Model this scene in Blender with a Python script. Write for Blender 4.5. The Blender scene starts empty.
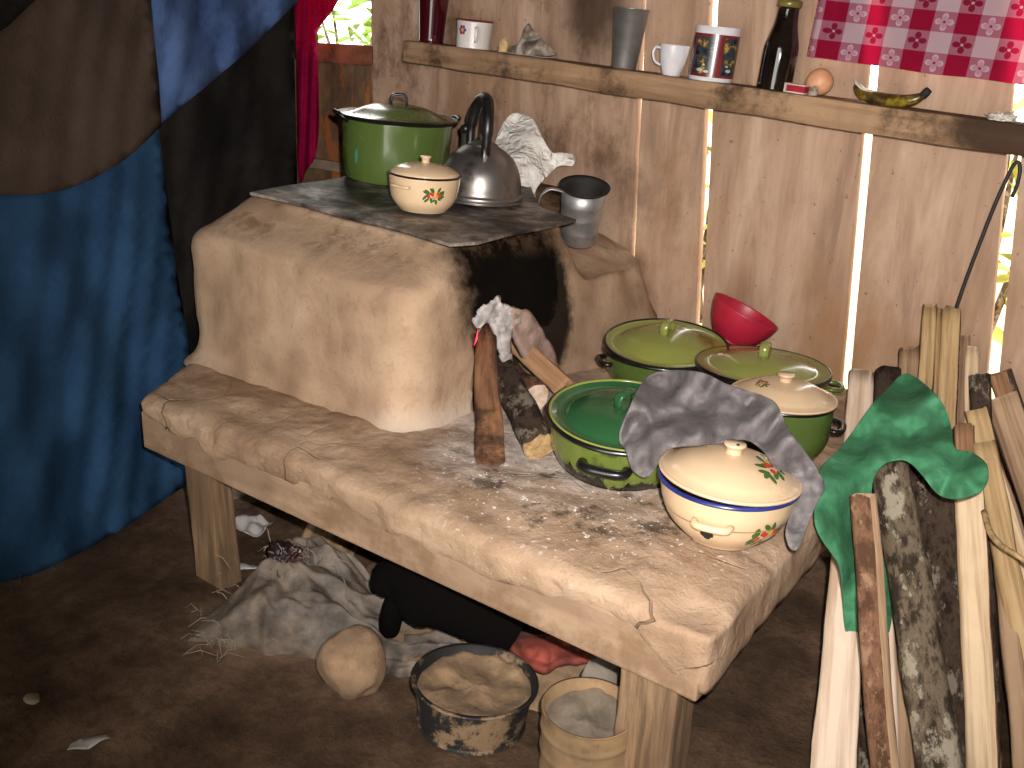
import bpy, bmesh, math, random
from mathutils import Vector, Matrix, noise
from mathutils.geometry import delaunay_2d_cdt
R = math.radians
rnd = random.Random(7)
S = bpy.context.scene
COL = S.collection

# ------------------------------------------------------------------ camera
F, PITCH, ROLL, YAW, CH = 960.0, 19.0, 3.0, 36.108, 1.2
CAMR = (Matrix.Rotation(R(YAW), 3, 'Z') @ Matrix.Rotation(R(90 - PITCH), 3, 'X') @ Matrix.Rotation(R(ROLL), 3, 'Z'))
CAMP = Vector((0, 0, CH))
cd = bpy.data.cameras.new('camera'); cam = bpy.data.objects.new('camera', cd); COL.objects.link(cam)
cd.sensor_width = 36; cd.lens = 36 * F / 1024; cd.clip_start = .05
cam.matrix_world = Matrix.Translation(CAMP) @ CAMR.to_4x4()
S.camera = cam

def ray(x, y): return CAMR @ Vector((x - 512, 384 - y, -F))
def atz(x, y, z=0.0):
    d = ray(x, y); return CAMP + d * ((z - CH) / d.z)
def aty(x, y, Y):
    d = ray(x, y); return CAMP + d * (Y / d.y)
def atx(x, y, X):
    d = ray(x, y); return CAMP + d * (X / d.x)
def atd(x, y, depth): return CAMP + ray(x, y) * (depth / F)
def depth(p): return -(CAMR.transposed() @ (Vector(p) - CAMP)).z
def im(phi): return R(phi + YAW)          # 0 = to the right as seen, -90 = towards the viewer
def nz(p, s=1.0, o=0.0): return noise.noise(Vector((p[0] * s + o, p[1] * s + o * 1.7, p[2] * s - o)))
def fbm(p, s, o=0.0, n=4): return noise.fractal(Vector((p[0] * s + o, p[1] * s + o * 1.3, p[2] * s - o)), 0.9, 2.1, n)

# ------------------------------------------------------------------ materials
def lin(h):
    h = h.lstrip('#'); c = [int(h[i:i + 2], 16) / 255 for i in (0, 2, 4)]
    return tuple(x / 12.92 if x <= .04045 else ((x + .055) / 1.055) ** 2.4 for x in c) + (1,)
class NT:
    def __init__(s, name):
        s.m = bpy.data.materials.new(name); s.m.use_nodes = True
        s.t = s.m.node_tree; s.t.nodes.clear()
        s.out = s.n('ShaderNodeOutputMaterial')
        s.b = s.n('ShaderNodeBsdfPrincipled'); s.l(s.b.outputs[0], s.out.inputs[0])
    def n(s, k, **kw):
        o = s.t.nodes.new(k)
        for a, v in kw.items(): setattr(o, a, v)
        return o
    def l(s, a, b): s.t.links.new(a, b)
    def set(s, sock, v):
        if hasattr(v, 'is_output') or isinstance(v, bpy.types.NodeSocket): s.l(v, sock)
        else: sock.default_value = v
    def math(s, op, a, b=0.0, c=None):
        o = s.n('ShaderNodeMath', operation=op); s.set(o.inputs[0], a); s.set(o.inputs[1], b)
        if c is not None: s.set(o.inputs[2], c)
        return o.outputs[0]
    def coord(s, kind='Object'): return s.n('ShaderNodeTexCoord').outputs[kind]
    def noise(s, scale, stretch=(1, 1, 1), detail=6, rough=.6, co=None, dist=0.0, loc=(0, 0, 0)):
        mp = s.n('ShaderNodeMapping'); mp.inputs['Scale'].default_value = stretch; mp.inputs['Location'].default_value = loc
        s.l(co or s.coord(), mp.inputs[0])
        o = s.n('ShaderNodeTexNoise'); o.inputs['Scale'].default_value = scale; o.inputs['Detail'].default_value = detail
        o.inputs['Roughness'].default_value = rough; o.inputs['Distortion'].default_value = dist
        s.l(mp.outputs[0], o.inputs['Vector']); return o.outputs[0]
    def ramp(s, f, stops):
        o = s.n('ShaderNodeValToRGB'); s.l(f, o.inputs[0]); e = o.color_ramp.elements
        while len(e) > 1: e.remove(e[-1])
        e[0].position = stops[0][0]; e[0].color = stops[0][1]
        for p, c in stops[1:]:
            x = e.new(p); x.color = c
        return o.outputs[0]
    def mix(s, f, a, b):
        o = s.n('ShaderNodeMix', data_type='RGBA'); s.set(o.inputs[0], f); s.set(o.inputs[6], a); s.set(o.inputs[7], b); return o.outputs[2]
    def smooth(s, v, lo, hi):
        o = s.n('ShaderNodeMapRange', interpolation_type='SMOOTHSTEP'); s.set(o.inputs[0], v)
        o.inputs[1].default_value = lo; o.inputs[2].default_value = hi; return o.outputs[0]
    def dist(s, p, scale=(1, 1, 1), co=None):
        a = s.n('ShaderNodeVectorMath', operation='SUBTRACT'); s.l(co or s.coord(), a.inputs[0]); a.inputs[1].default_value = p
        b = s.n('ShaderNodeVectorMath', operation='MULTIPLY'); s.l(a.outputs[0], b.inputs[0]); b.inputs[1].default_value = scale
        c = s.n('ShaderNodeVectorMath', operation='LENGTH'); s.l(b.outputs[0], c.inputs[0]); return c.outputs['Value']
    def bump(s, h, strength=.3, distance=.01):
        o = s.n('ShaderNodeBump'); s.l(h, o.inputs['Height']); o.inputs['Strength'].default_value = strength
        o.inputs['Distance'].default_value = distance; s.l(o.outputs[0], s.b.inputs['Normal'])
    def color(s, c): s.set(s.b.inputs['Base Color'], c)
    def p(s, **kw):
        for k, v in kw.items(): s.set(s.b.inputs[k.replace('_', ' ')], v)
        return s

W1 = (1, 1, 1, 1); K0 = (0, 0, 0, 1)
def plain(name, c, rough=.5, metal=0.0, var=.12, scale=20, bump=0.0, coat=0.0, dirt=None):
    t = NT(name); c = lin(c); d = tuple(x * (1 - var * 2) for x in c[:3]) + (1,); l_ = tuple(min(1, x * (1 + var)) for x in c[:3]) + (1,)
    n = t.noise(scale); col = t.ramp(n, [(.38, d), (.62, l_)])
    if dirt:
        n2 = t.noise(9, detail=8, loc=(3, 1, 2)); col = t.mix(t.smooth(n2, .56, .7), col, lin(dirt))
    t.color(col)
    t.p(Roughness=rough, Metallic=metal, Coat_Weight=coat)
    if bump: t.bump(t.noise(scale * 3), bump, .004)
    return t.m
def enamel(name, c, dark=None, lo=.58, hi=.75, scale=7, rough=.16, soot=None):
    t = NT(name); c = lin(c)
    n = t.noise(3.5); col = t.ramp(n, [(.3, tuple(x * .82 for x in c[:3]) + (1,)), (.7, c)])
    if dark:
        n2 = t.noise(scale, detail=8, rough=.7); col = t.mix(t.smooth(n2, lo, hi), col, lin(dark))
    if soot:
        sp = t.n('ShaderNodeSeparateXYZ'); t.l(t.coord(), sp.inputs[0]); zz = t.math('ADD', sp.outputs[2], t.math('MULTIPLY', t.math('SUBTRACT', t.noise(22, (1, 1, .25), 6, .7), .5), .16))
        col = t.mix(t.smooth(zz, soot, soot - .014), col, lin('#0f0e0a'))
    t.color(col); t.p(Roughness=t.ramp(t.noise(14), [(.3, (rough,) * 3 + (1,)), (.8, (rough + .16,) * 3 + (1,))]), Coat_Weight=.3)
    t.bump(t.noise(16, detail=2), .05, .004)
    return t.m
def cloth_mat(name, c1, c2, rough=.95, scale=6, weave=500, stretch=(1, 1, 1), transl=0.0):
    t = NT(name); n = t.noise(scale, stretch, 6, .65)
    t.color(t.ramp(n, [(.38, lin(c1)), (.62, lin(c2))])); t.p(Roughness=rough)
    t.b.inputs['Specular IOR Level'].default_value = .12
    t.bump(t.math('ADD', t.math('MULTIPLY', t.noise(weave, detail=1), .1), t.noise(38, (1, 1, 1), 7, .7, dist=1.2)), .5, .006)
    if transl: t.p(Subsurface_Weight=0)
    return t.m
def wood_mat(name, c1, c2, grain=(1, 1, .05), scale=40, rough=.8, bump=.3, smoke=None, stain=None):
    t = NT(name); n = t.noise(scale, grain, 8, .65, dist=.3); n2 = t.noise(5, (1, 1, .4))
    col = t.ramp(n, [(.39, lin(c1)), (.58, lin(c2))])
    col = t.mix(t.math('MULTIPLY', t.smooth(n2, .42, .68), .7), col, lin(c1))
    if smoke:
        n3 = t.noise(4.5, detail=8, rough=.7, loc=(5, 2, 9)); col = t.mix(t.math('MULTIPLY', t.smooth(n3, .48, .64), .85), col, lin(smoke))
    if stain:
        dd = t.dist(stain[0], stain[1]); dn = t.math('ADD', dd, t.math('MULTIPLY', t.math('SUBTRACT', t.noise(7, detail=8, rough=.7), .5), 1.2))
        col = t.mix(t.math('MULTIPLY', t.smooth(dn, 1.0, .5), .9), col, lin('#2e1d13'))
    t.color(col); t.p(Roughness=rough); t.b.inputs['Specular IOR Level'].default_value = .2
    t.bump(n, bump, .004); return t.m
def bark_mat(name, c1, c2, c3):
    t = NT(name); n = t.noise(24, (1, 1, .45), 9, .72); n2 = t.noise(26, (1, 1, .6), 7, .7, loc=(4, 7, 1))
    col = t.ramp(n, [(.42, lin(c1)), (.52, lin(c2)), (.62, lin(c1))])
    col = t.mix(t.math('MULTIPLY', t.smooth(n2, .54, .62), .8), col, lin(c3)); t.color(col); t.p(Roughness=.95)
    t.b.inputs['Specular IOR Level'].default_value = .15
    t.bump(t.noise(45, (1, 1, .35), 8, .7), .8, .01); return t.m

def wall_material():
    t = NT('mud_washed_planks')
    n = t.noise(11, (1, 1, .14), 8, .65, dist=.4); n2 = t.noise(3.2, (1, 1, .55), 6, .6, loc=(1, 5, 2))
    col = t.ramp(n, [(.36, lin('#8f725e')), (.5, lin('#a98a72')), (.63, lin('#b89b84'))])
    col = t.mix(t.smooth(n2, .48, .72), col, lin('#96704f'))
    # smoke staining: strongest around the left half, thinning out towards the right
    sep = t.n('ShaderNodeSeparateXYZ'); t.l(t.coord(), sep.inputs[0])
    left = t.smooth(sep.outputs[0], -1.0, -1.7)
    n3 = t.noise(5.5, (1, 1, .7), 9, .72, loc=(8, 3, 4))
    st = t.math('MULTIPLY', t.smooth(n3, .47, .66), t.math('MULTIPLY_ADD', left, .7, .08))
    col = t.mix(st, col, lin('#4f3623'))
    d = t.dist((-1.56, 2.43, 1.36), (6.5, 1, 4.2)); dn = t.math('ADD', d, t.math('MULTIPLY', t.math('SUBTRACT', n3, .5), 1.6))
    col = t.mix(t.math('MULTIPLY', t.smooth(dn, 1.0, .3), .85), col, lin('#2c1c13'))
    d2 = t.dist((-1.03, 2.43, .62), (16, 1, 9)); col = t.mix(t.math('MULTIPLY', t.smooth(d2, 1.0, .2), .5), col, lin('#7d5738'))
    n4 = t.noise(60, detail=3, loc=(2, 2, 9)); col = t.mix(t.math('MULTIPLY', t.smooth(n4, .66, .72), .6), col, lin('#5d4029'))
    t.color(col); t.p(Roughness=.9); t.b.inputs['Specular IOR Level'].default_value = .15
    t.bump(t.math('ADD', n, t.noise(50, (1, 1, .08), 6, .7)), .45, .006); return t.m

HOLE = Vector((-1.285, 1.735, .60))
def mud_material(name, stove):
    t = NT(name)
    n = t.noise(5, detail=8, rough=.65); n2 = t.noise(40, detail=6, rough=.7)
    col = t.ramp(n, [(.37, lin('#8c715b')), (.5, lin('#a68a70')), (.63, lin('#b79c82'))])
    col = t.mix(t.math('MULTIPLY', t.smooth(n2, .45, .75), .5), col, lin('#7a5e46'))
    n3 = t.noise(11, (1, 1, 1), 9, .75, loc=(3, 9, 1)); n5 = t.noise(7, (1, 1, 1), 8, .7, loc=(13, 2, 7))
    if stove:
        # soot above the fire mouth
        d = t.dist((-1.285, 1.755, .70), (2.6, 4.5, 5.0)); dn = t.math('ADD', d, t.math('MULTIPLY', t.math('SUBTRACT', n5, .5), .9))
        soot = t.smooth(dn, 1.15, .72)
        d2 = t.dist((-1.31, 1.90, .60), (3.0, 10.5, 5.5)); dn2 = t.math('ADD', d2, t.math('MULTIPLY', t.math('SUBTRACT', n3, .5), .9))
        soot = t.math('MAXIMUM', soot, t.math('MULTIPLY', t.smooth(dn2, 1.1, .7), .95))
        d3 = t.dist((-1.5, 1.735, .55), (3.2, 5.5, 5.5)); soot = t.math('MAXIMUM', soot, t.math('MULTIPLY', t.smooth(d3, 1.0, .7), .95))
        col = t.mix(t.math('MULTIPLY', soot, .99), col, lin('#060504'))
        # ash dusted round the foot of the fire mouth, worn dark marks on the shoulder
        da = t.dist((-1.25, 1.5, .42), (4, 3, 14)); col = t.mix(t.math('MULTIPLY', t.smooth(t.math('ADD', da, t.math('MULTIPLY', t.math('SUBTRACT', n3, .5), .8)), 1.0, .2), .55), col, lin('#b9aa9a'))
        sep = t.n('ShaderNodeSeparateXYZ'); t.l(t.coord(), sep.inputs[0])
        top = t.smooth(sep.outputs[2], .735, .79)
        col = t.mix(t.math('MULTIPLY', t.math('MULTIPLY', top, t.smooth(n3, .46, .62)), .6), col, lin('#5d4734'))
    else:
        sep = t.n('ShaderNodeSeparateXYZ'); t.l(t.coord(), sep.inputs[0])
        top = t.smooth(sep.outputs[2], .40, .428)
        da = t.dist((-1.02, 1.66, .43), (1.9, 2.2, 5)); ash = t.smooth(t.math('ADD', da, t.math('MULTIPLY', t.math('SUBTRACT', n5, .5), 1.0)), 1.0, .35)
        col = t.mix(t.math('MULTIPLY', ash, .92), col, lin('#bfb0a3'))
        w = t.math('MULTIPLY', top, t.smooth(n5, .44, .6))
        col = t.mix(t.math('MULTIPLY', w, .42), col, lin('#7f654e'))
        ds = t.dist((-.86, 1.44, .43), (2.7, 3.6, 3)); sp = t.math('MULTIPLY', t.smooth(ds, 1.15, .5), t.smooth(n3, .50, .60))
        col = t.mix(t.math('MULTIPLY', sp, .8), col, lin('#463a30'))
        n6 = t.noise(90, detail=2, loc=(7, 7, 7)); sp2 = t.math('MULTIPLY', t.smooth(ds, 1.2, .6), t.smooth(n6, .64, .68))
        col = t.mix(t.math('MULTIPLY', sp2, .75), col, lin('#efe8e0'))
    t.color(col); t.p(Roughness=1.0); t.b.inputs['Specular IOR Level'].default_value = .03
    h = t.math('ADD', t.math('MULTIPLY', n, .6), t.math('MULTIPLY', n2, .45))
    # dried-mud cracks
    wv = t.n('ShaderNodeVectorMath', operation='ADD'); cn = t.n('ShaderNodeTexNoise'); cn.inputs['Scale'].default_value = 7; t.l(t.coord(), cn.inputs['Vector'])
    sc_ = t.n('ShaderNodeVectorMath', operation='SCALE'); t.l(cn.outputs['Color'], sc_.inputs[0]); sc_.inputs['Scale'].default_value = .07
    t.l(t.coord(), wv.inputs[0]); t.l(sc_.outputs[0], wv.inputs[1])
    vo = t.n('ShaderNodeTexVoronoi', feature='DISTANCE_TO_EDGE'); vo.inputs['Scale'].default_value = 5.5 if not stove else 3.5; t.l(wv.outputs[0], vo.inputs['Vector'])
    msk = t.smooth(t.noise(4, loc=(9, 9, 2)), .50, .60)
    crk = t.math('MULTIPLY', t.smooth(vo.outputs['Distance'], .014, .004), t.math('MULTIPLY', msk, 0.0 if stove else .8))
    if not stove: crk = t.math('MULTIPLY', crk, t.math('SUBTRACT', 1.0, t.math('MULTIPLY', top, .75)))
    col = t.mix(t.math('MULTIPLY', crk, .7), col, lin('#4a3828')); t.color(col)
    h = t.math('SUBTRACT', h, t.math('MULTIPLY', crk, .5))
    t.bump(h, .55 if stove else .85, .012); return t.m

def dirt_material():
    t = NT('packed_dirt'); n = t.noise(3, detail=9, rough=.7); n2 = t.noise(30, detail=8, rough=.75, loc=(2, 4, 1))
    col = t.ramp(n, [(.36, lin('#3a2d23')), (.5, lin('#584434')), (.64, lin('#7d6450'))])
    col = t.mix(t.math('MULTIPLY', t.smooth(n2, .5, .75), .6), col, lin('#2b211a'))
    t.color(col); t.p(Roughness=1.0); t.b.inputs['Specular IOR Level'].default_value = .08
    t.bump(t.math('ADD', n, t.math('MULTIPLY', n2, .5)), .8, .02); return t.m

def gingham():
    t = NT('red_and_white_checked_cloth'); uv = t.coord('UV')
    sep = t.n('ShaderNodeSeparateXYZ'); t.l(uv, sep.inputs[0]); u, v = sep.outputs[0], sep.outputs[1]
    cu = t.math('MODULO', t.math('FLOOR', u), 2.0); cv = t.math('MODULO', t.math('FLOOR', v), 2.0)
    fu = t.math('SUBTRACT', t.math('FRACT', u), .5); fv = t.math('SUBTRACT', t.math('FRACT', v), .5)
    rr = t.math('SQRT', t.math('ADD', t.math('MULTIPLY', fu, fu), t.math('MULTIPLY', fv, fv)))
    th = t.math('ARCTAN2', fv, fu); pet = t.math('POWER', t.math('ABSOLUTE', t.math('COSINE', t.math('MULTIPLY', th, 2.0))), .55)
    lim = t.math('MULTIPLY', pet, .44)
    petal = t.smooth(t.math('SUBTRACT', lim, rr), 0.0, .03)
    inner = t.smooth(t.math('SUBTRACT', t.math('MULTIPLY', lim, .8), t.math('ADD', rr, .02)), 0.0, .03)
    dot = t.smooth(rr, .08, .05)
    red, pink, white, lite = lin('#8a1234'), lin('#a06a7c'), lin('#bdaab0'), lin('#cbb4bd')
    # odd row (cv=1): dark / pink with pale flower ; even row: pink with dark flower / white
    rowA = t.mix(cu, red, t.mix(dot, t.mix(t.math('MULTIPLY', t.math('SUBTRACT', petal, t.math('MULTIPLY', inner, .45)), .9), pink, lite), red))
    rowB = t.mix(cu, t.mix(dot, t.mix(petal, pink, lin('#7a1a36')), white), white)
    col = t.mix(cv, rowB, rowA); t.color(col); t.p(Roughness=.85); t.b.inputs['Specular IOR Level'].default_value = .1
    tr = t.n('ShaderNodeBsdfTranslucent'); t.l(t.mix(.45, col, lin('#ff1a50')), tr.inputs[0])
    ms = t.n('ShaderNodeMixShader'); ms.inputs[0].default_value = .5
    t.l(t.b.outputs[0], ms.inputs[1]); t.l(tr.outputs[0], ms.inputs[2]); t.l(ms.outputs[0], t.out.inputs[0])
    t.bump(t.noise(500, detail=1), .2, .001); return t.m
def translucent(name, c1, c2, f=.35):
    m = cloth_mat(name, c1, c2); nt = m.node_tree; b = next(n for n in nt.nodes if n.type == 'BSDF_PRINCIPLED'); o = next(n for n in nt.nodes if n.type == 'OUTPUT_MATERIAL')
    tr = nt.nodes.new('ShaderNodeBsdfTranslucent'); tr.inputs[0].default_value = lin(c2)
    ms = nt.nodes.new('ShaderNodeMixShader'); ms.inputs[0].default_value = f
    nt.links.new(b.outputs[0], ms.inputs[1]); nt.links.new(tr.outputs[0], ms.inputs[2]); nt.links.new(ms.outputs[0], o.inputs[0]); return m
def glow(name, c, s):
    t = NT(name); t.color(lin('#401010')); n = t.noise(60)
    t.set(t.b.inputs['Emission Color'], t.ramp(n, [(.3, lin('#ff2040')), (.7, lin(c))])); t.p(Emission_Strength=s); return t.m

MW = wall_material(); MSTOVE = mud_material('stove_mud', True); MSLAB = mud_material('table_mud', False); MDIRT = dirt_material()
MBOARD = wood_mat('mud_smeared_board', '#8b705a', '#a5896f', (.2, 1, 1), 18, .95, .5, smoke='#7a5f47')
MLEG = wood_mat('weathered_leg_wood', '#5f4a37', '#8f7356', (1, 1, .06), 55, .9, .7)
MSHELF = wood_mat('smoky_shelf_wood', '#7d6047', '#a38263', (.05, 1, 1), 25, .85, .4, smoke='#24180f', stain=((1.78, .0, -.02), (4.2, 3, 14)))
MDARKWOOD = wood_mat('dark_shed_boards', '#20170f', '#33261a', (1, 1, .1), 20)
MPALE = wood_mat('pale_split_wood', '#a98a6a', '#d2b795', (1, 1, .035), 60, .8)
MPINK = wood_mat('pinkish_split_wood', '#b89a80', '#dcc5ae', (1, 1, .04), 45, .8)
MYEL = wood_mat('yellowish_split_wood', '#8c6e4a', '#b8996e', (1, 1, .035), 60, .8)
MBRN = wood_mat('brown_split_wood', '#7d5a3f', '#a67f5d', (1, 1, .05), 40, .85, .5)
MGREYW = wood_mat('greyed_split_wood', '#755a43', '#a58669', (1, 1, .035), 55, .85)
MBARKD = bark_mat('dark_bark', '#261d17', '#4a3b2f', '#857868')
MBARKL = bark_mat('lichen_bark', '#33291f', '#6d5e4c', '#a09480')
MBARKR = bark_mat('reddish_bark', '#503828', '#785641', '#94745a')
MCHAR = wood_mat('charred_log_wood', '#4a3020', '#94694a', (1, 1, .12), 26, .95, .7, smoke='#1d130e')
MGREEN = enamel('green_enamel', '#4f602c', '#3a4a24', .6, .8, 5)
MGREENL = enamel('light_green_enamel', '#858742', '#686f31', .58, .8, 5)
MGREENB = enamel('scorched_green_enamel', '#647030', '#2a3018', .55, .66, 9, soot=.036)
MGREEND = enamel('deep_green_enamel', '#2a5430', '#1b4a26', .6, .8, 5)
MCREAM = enamel('cream_enamel', '#d4b590', '#c09f78', .66, .85, 5)
MBLACK = plain('black_enamel_edge', '#141312', .28, coat=.2)
MBLACKP = plain('black_plastic', '#171413', .35)
MBLUE = plain('blue_enamel_edge', '#28306c', .25)
MWHITEE = enamel('white_enamel', '#d8d0c8', None)
MREDE = plain('red_enamel_edge', '#7c1d22', .3)
MSTEEL = plain('tarnished_steel', '#9a948f', .34, .7, .15, 8)
MSTEELK = plain('smoky_kettle_steel', '#837b74', .36, .8, .2, 5, dirt='#4a423c')
MALU = plain('dull_aluminium', '#a8a4a0', .42, .7, .1, 25)
MDARKIN = plain('dark_brown_matte', '#1d1714', .8)  # plain dark brown for jug inside, enamel chip, knob hole, banana stem
MREDP = plain('red_plastic', '#a51f34', .4, 0, .08)
MWINE = plain('dark_red_glass', '#3d0a12', .15, coat=.4)
MPORC = plain('white_porcelain', '#d0cbcb', .22, 0, .04, coat=.3)
MGLASS = plain('dark_bottle_glass', '#1c140e', .08, 0, .3, 18, coat=.6)
MEGG = plain('egg_shell', '#c98f68', .5, 0, .05, 60)
MGREY = cloth_mat('ash_grey_rag', '#615b5a', '#7d7674', scale=16)
MGRN = cloth_mat('green_rag', '#376b48', '#4b8560', scale=12)
MREDC = translucent('crimson_curtain', '#960c3e', '#bb1450', .38)
MBLU = cloth_mat('blue_tarp', '#1d344d', '#284764', scale=4)
MBLU2 = cloth_mat('pale_blue_sheet', '#2c3c5c', '#465a80', scale=5)
MBRO = cloth_mat('brown_cloth', '#3a2f28', '#4a3d34', scale=4)
MBLK = cloth_mat('black_sheet', '#110e0d', '#221d1a', scale=4)
MSACK = plain('woven_plastic_sack', '#63564a', .65, 0, .3, 16, .9, dirt='#3a2f26')
MSTONE = plain('tan_stone', '#8a6e53', .95, 0, .12, 22, .9)
MSTONEG = plain('grey_stone', '#8f8272', .95, 0, .15, 15, .6)
MPAPER = plain('dirty_white_paper', '#b9b2aa', .8, 0, .1, 14)
MWHITEBAG = plain('white_plastic_bag', '#fbeee2', .6, 0, .10, 14, .0)
_t = MWHITEBAG.node_tree; _b = next(n for n in _t.nodes if n.type == 'BSDF_PRINCIPLED'); _nz = _t.nodes.new('ShaderNodeTexNoise'); _nz.inputs['Scale'].default_value = 22; _nz.inputs['Detail'].default_value = 8; _nz.inputs['Distortion'].default_value = 1.5
_tc = _t.nodes.new('ShaderNodeTexCoord'); _t.links.new(_tc.outputs['Object'], _nz.inputs['Vector']); _bp = _t.nodes.new('ShaderNodeBump'); _bp.inputs['Strength'].default_value = 1.0; _bp.inputs['Distance'].default_value = .03; _t.links.new(_nz.outputs[0], _bp.inputs['Height']); _t.links.new(_bp.outputs[0], _b.inputs['Normal'])
MCLAY = plain('mud_caked_tin', '#8e714f', .85, 0, .2, 7, .5, dirt='#5a4631')
MASH = plain('grey_ash', '#b5aca6', 1.0, 0, .12, 30, .8)
MASHD = plain('wet_grey_mud', '#746656', .95, 0, .2, 16, .8)
MMUDW = plain('dried_mud', '#8a6f52', .95, 0, .2, 16, .9, dirt='#40342a')
MBASIN = NT('black_basin_plastic'); _n = MBASIN.noise(9, (1, 1, 1), 8, .75); MBASIN.color(MBASIN.mix(MBASIN.smooth(_n, .5, .58), lin('#151210'), lin('#7d654b'))); MBASIN.p(Roughness=.7); MBASIN = MBASIN.m
MREDRAG = plain('red_plastic_scrap', '#83392b', .85, 0, .25, 14, .4, dirt='#45291f')
MCHECK = gingham()
MSOOTPL = NT('sooty_iron_plate')
_n = MSOOTPL.noise(6, (1, 1, 1), 8, .7, dist=.6); _n2 = MSOOTPL.noise(30, (1, 1, 1), 6, .7)
MSOOTPL.color(MSOOTPL.mix(MSOOTPL.smooth(_n2, .45, .7), MSOOTPL.ramp(_n, [(.40, lin('#17120f')), (.5, lin('#5b5047')), (.60, lin('#94877a'))]), lin('#2b231e')))
MSOOTPL.p(Roughness=MSOOTPL.ramp(_n, [(.3, (.7,) * 3 + (1,)), (.7, (.38,) * 3 + (1,))]), Metallic=.15); MSOOTPL.bump(_n2, .35, .004); MSOOTPL = MSOOTPL.m
MWIRE = plain('black_wire', '#15110f', .6)
MLEAF = plain('green_leaf', '#7ba03a', .5, 0, .35, 3)
MLEAFY = plain('yellow_green_leaf', '#b8bf57', .5, 0, .3, 3)
MFUR = NT('black_fur'); MFUR.color(lin('#090706')); MFUR.p(Roughness=1.0); MFUR.b.inputs['Specular IOR Level'].default_value = .05; MFUR.bump(MFUR.noise(120, (1, 1, 1), 3), .5, .003); MFUR = MFUR.m
MRUST = plain('red_brown_sill', '#96553c', .85, 0, .25, 12, .3, dirt='#4c2c1f')
MOLDP = None
def old_boards():
    t = NT('peeling_painted_boards'); n = t.noise(7, (1, 1, .5), 7, .7); n2 = t.noise(9, (1.6, 1, .5), 6, .7, loc=(4, 1, 8))
    col = t.ramp(n, [(.32, lin('#3f2c1d')), (.48, lin('#6d5138')), (.62, lin('#8d6d47'))])
    col = t.mix(t.smooth(n2, .52, .6), col, lin('#a5602c')); col = t.mix(t.smooth(n2, .4, .33), col, lin('#5a5a50'))
    t.color(col); t.p(Roughness=.9); t.bump(n, .5, .006); return t.m
MOLDP = old_boards()
MRED, MGRNP, MYELP, MORP = plain('decal_red', '#b83a26', .2), plain('decal_green', '#3c5c26', .2), plain('decal_yellow', '#d8a52e', .2), plain('decal_pink', '#a9867e', .2)

# ------------------------------------------------------------------ mesh helpers
def link(name, verts, faces, mat, parent=None, smooth=True, mats=None, fm=None, loc=None):
    me = bpy.data.meshes.new(name); me.from_pydata([tuple(v) for v in verts], [], faces)
    for m in (mats or [mat]): me.materials.append(m)
    if fm: me.polygons.foreach_set('material_index', fm)
    bm = bmesh.new(); bm.from_mesh(me); bmesh.ops.recalc_face_normals(bm, faces=bm.faces); bm.to_mesh(me); bm.free()
    if smooth: me.polygons.foreach_set('use_smooth', [True] * len(me.polygons))
    me.update()
    o = bpy.data.objects.new(name, me); COL.objects.link(o)
    if parent: o.parent = parent
    if loc is not None: o.location = loc
    return o
class MB:
    def __init__(s): s.v, s.f, s.m = [], [], []
    def add(s, vf, M=None, mi=0):
        v, f = vf; b = len(s.v)
        s.v += [(M @ Vector(p)) if M else Vector(p) for p in v]; s.f += [tuple(i + b for i in q) for q in f]; s.m += [mi] * len(f); return s
    def build(s, name, mat, parent=None, smooth=True, mats=None, loc=None):
        return link(name, s.v, s.f, mat, parent, smooth, mats, s.m if mats else None, loc)
def tag(o, label=None, cat=None, group=None, kind=None):
    if label: o['label'] = label
    if cat: o['category'] = cat
    if group: o['group'] = group
    if kind: o['kind'] = kind
    return o
def thing(name, label, cat, loc=(0, 0, 0), rot=(0, 0, 0), group=None):
    o = bpy.data.objects.new(name, None); COL.objects.link(o); o.location = loc; o.rotation_euler = rot; o.empty_display_size = .05
    return tag(o, label, cat, group)
def lathe(prof, seg=64, squash=None):
    v, f = [], []; ring = []
    for r, z in prof:
        if r < 1e-6: ring.append([len(v)]); v.append(Vector((0, 0, z)))
        else:
            ring.append(list(range(len(v), len(v) + seg)))
            v += [Vector((r * math.cos(2 * math.pi * i / seg), r * math.sin(2 * math.pi * i / seg), z)) for i in range(seg)]
    for a, b in zip(ring, ring[1:]):
        for i in range(seg):
            j = (i + 1) % seg
            if len(a) == 1 and len(b) == 1: continue
            if len(a) == 1: f.append((a[0], b[i], b[j]))
            elif len(b) == 1: f.append((a[i], b[0], a[j]))
            else: f.append((a[i], b[i], b[j], a[j]))
    return v, f
def smoothprof(pts, n=6):
    out = []
    for i in range(len(pts) - 1):
        p0 = pts[max(i - 1, 0)]; p1 = pts[i]; p2 = pts[i + 1]; p3 = pts[min(i + 2, len(pts) - 1)]
        for k in range(n):
            t = k / n
            out.append(tuple(.5 * ((2 * p1[c]) + (-p0[c] + p2[c]) * t + (2 * p0[c] - 5 * p1[c] + 4 * p2[c] - p3[c]) * t * t + (-p0[c] + 3 * p1[c] - 3 * p2[c] + p3[c]) * t ** 3) for c in range(len(p1))))
    out.append(tuple(pts[-1])); return out
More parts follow.
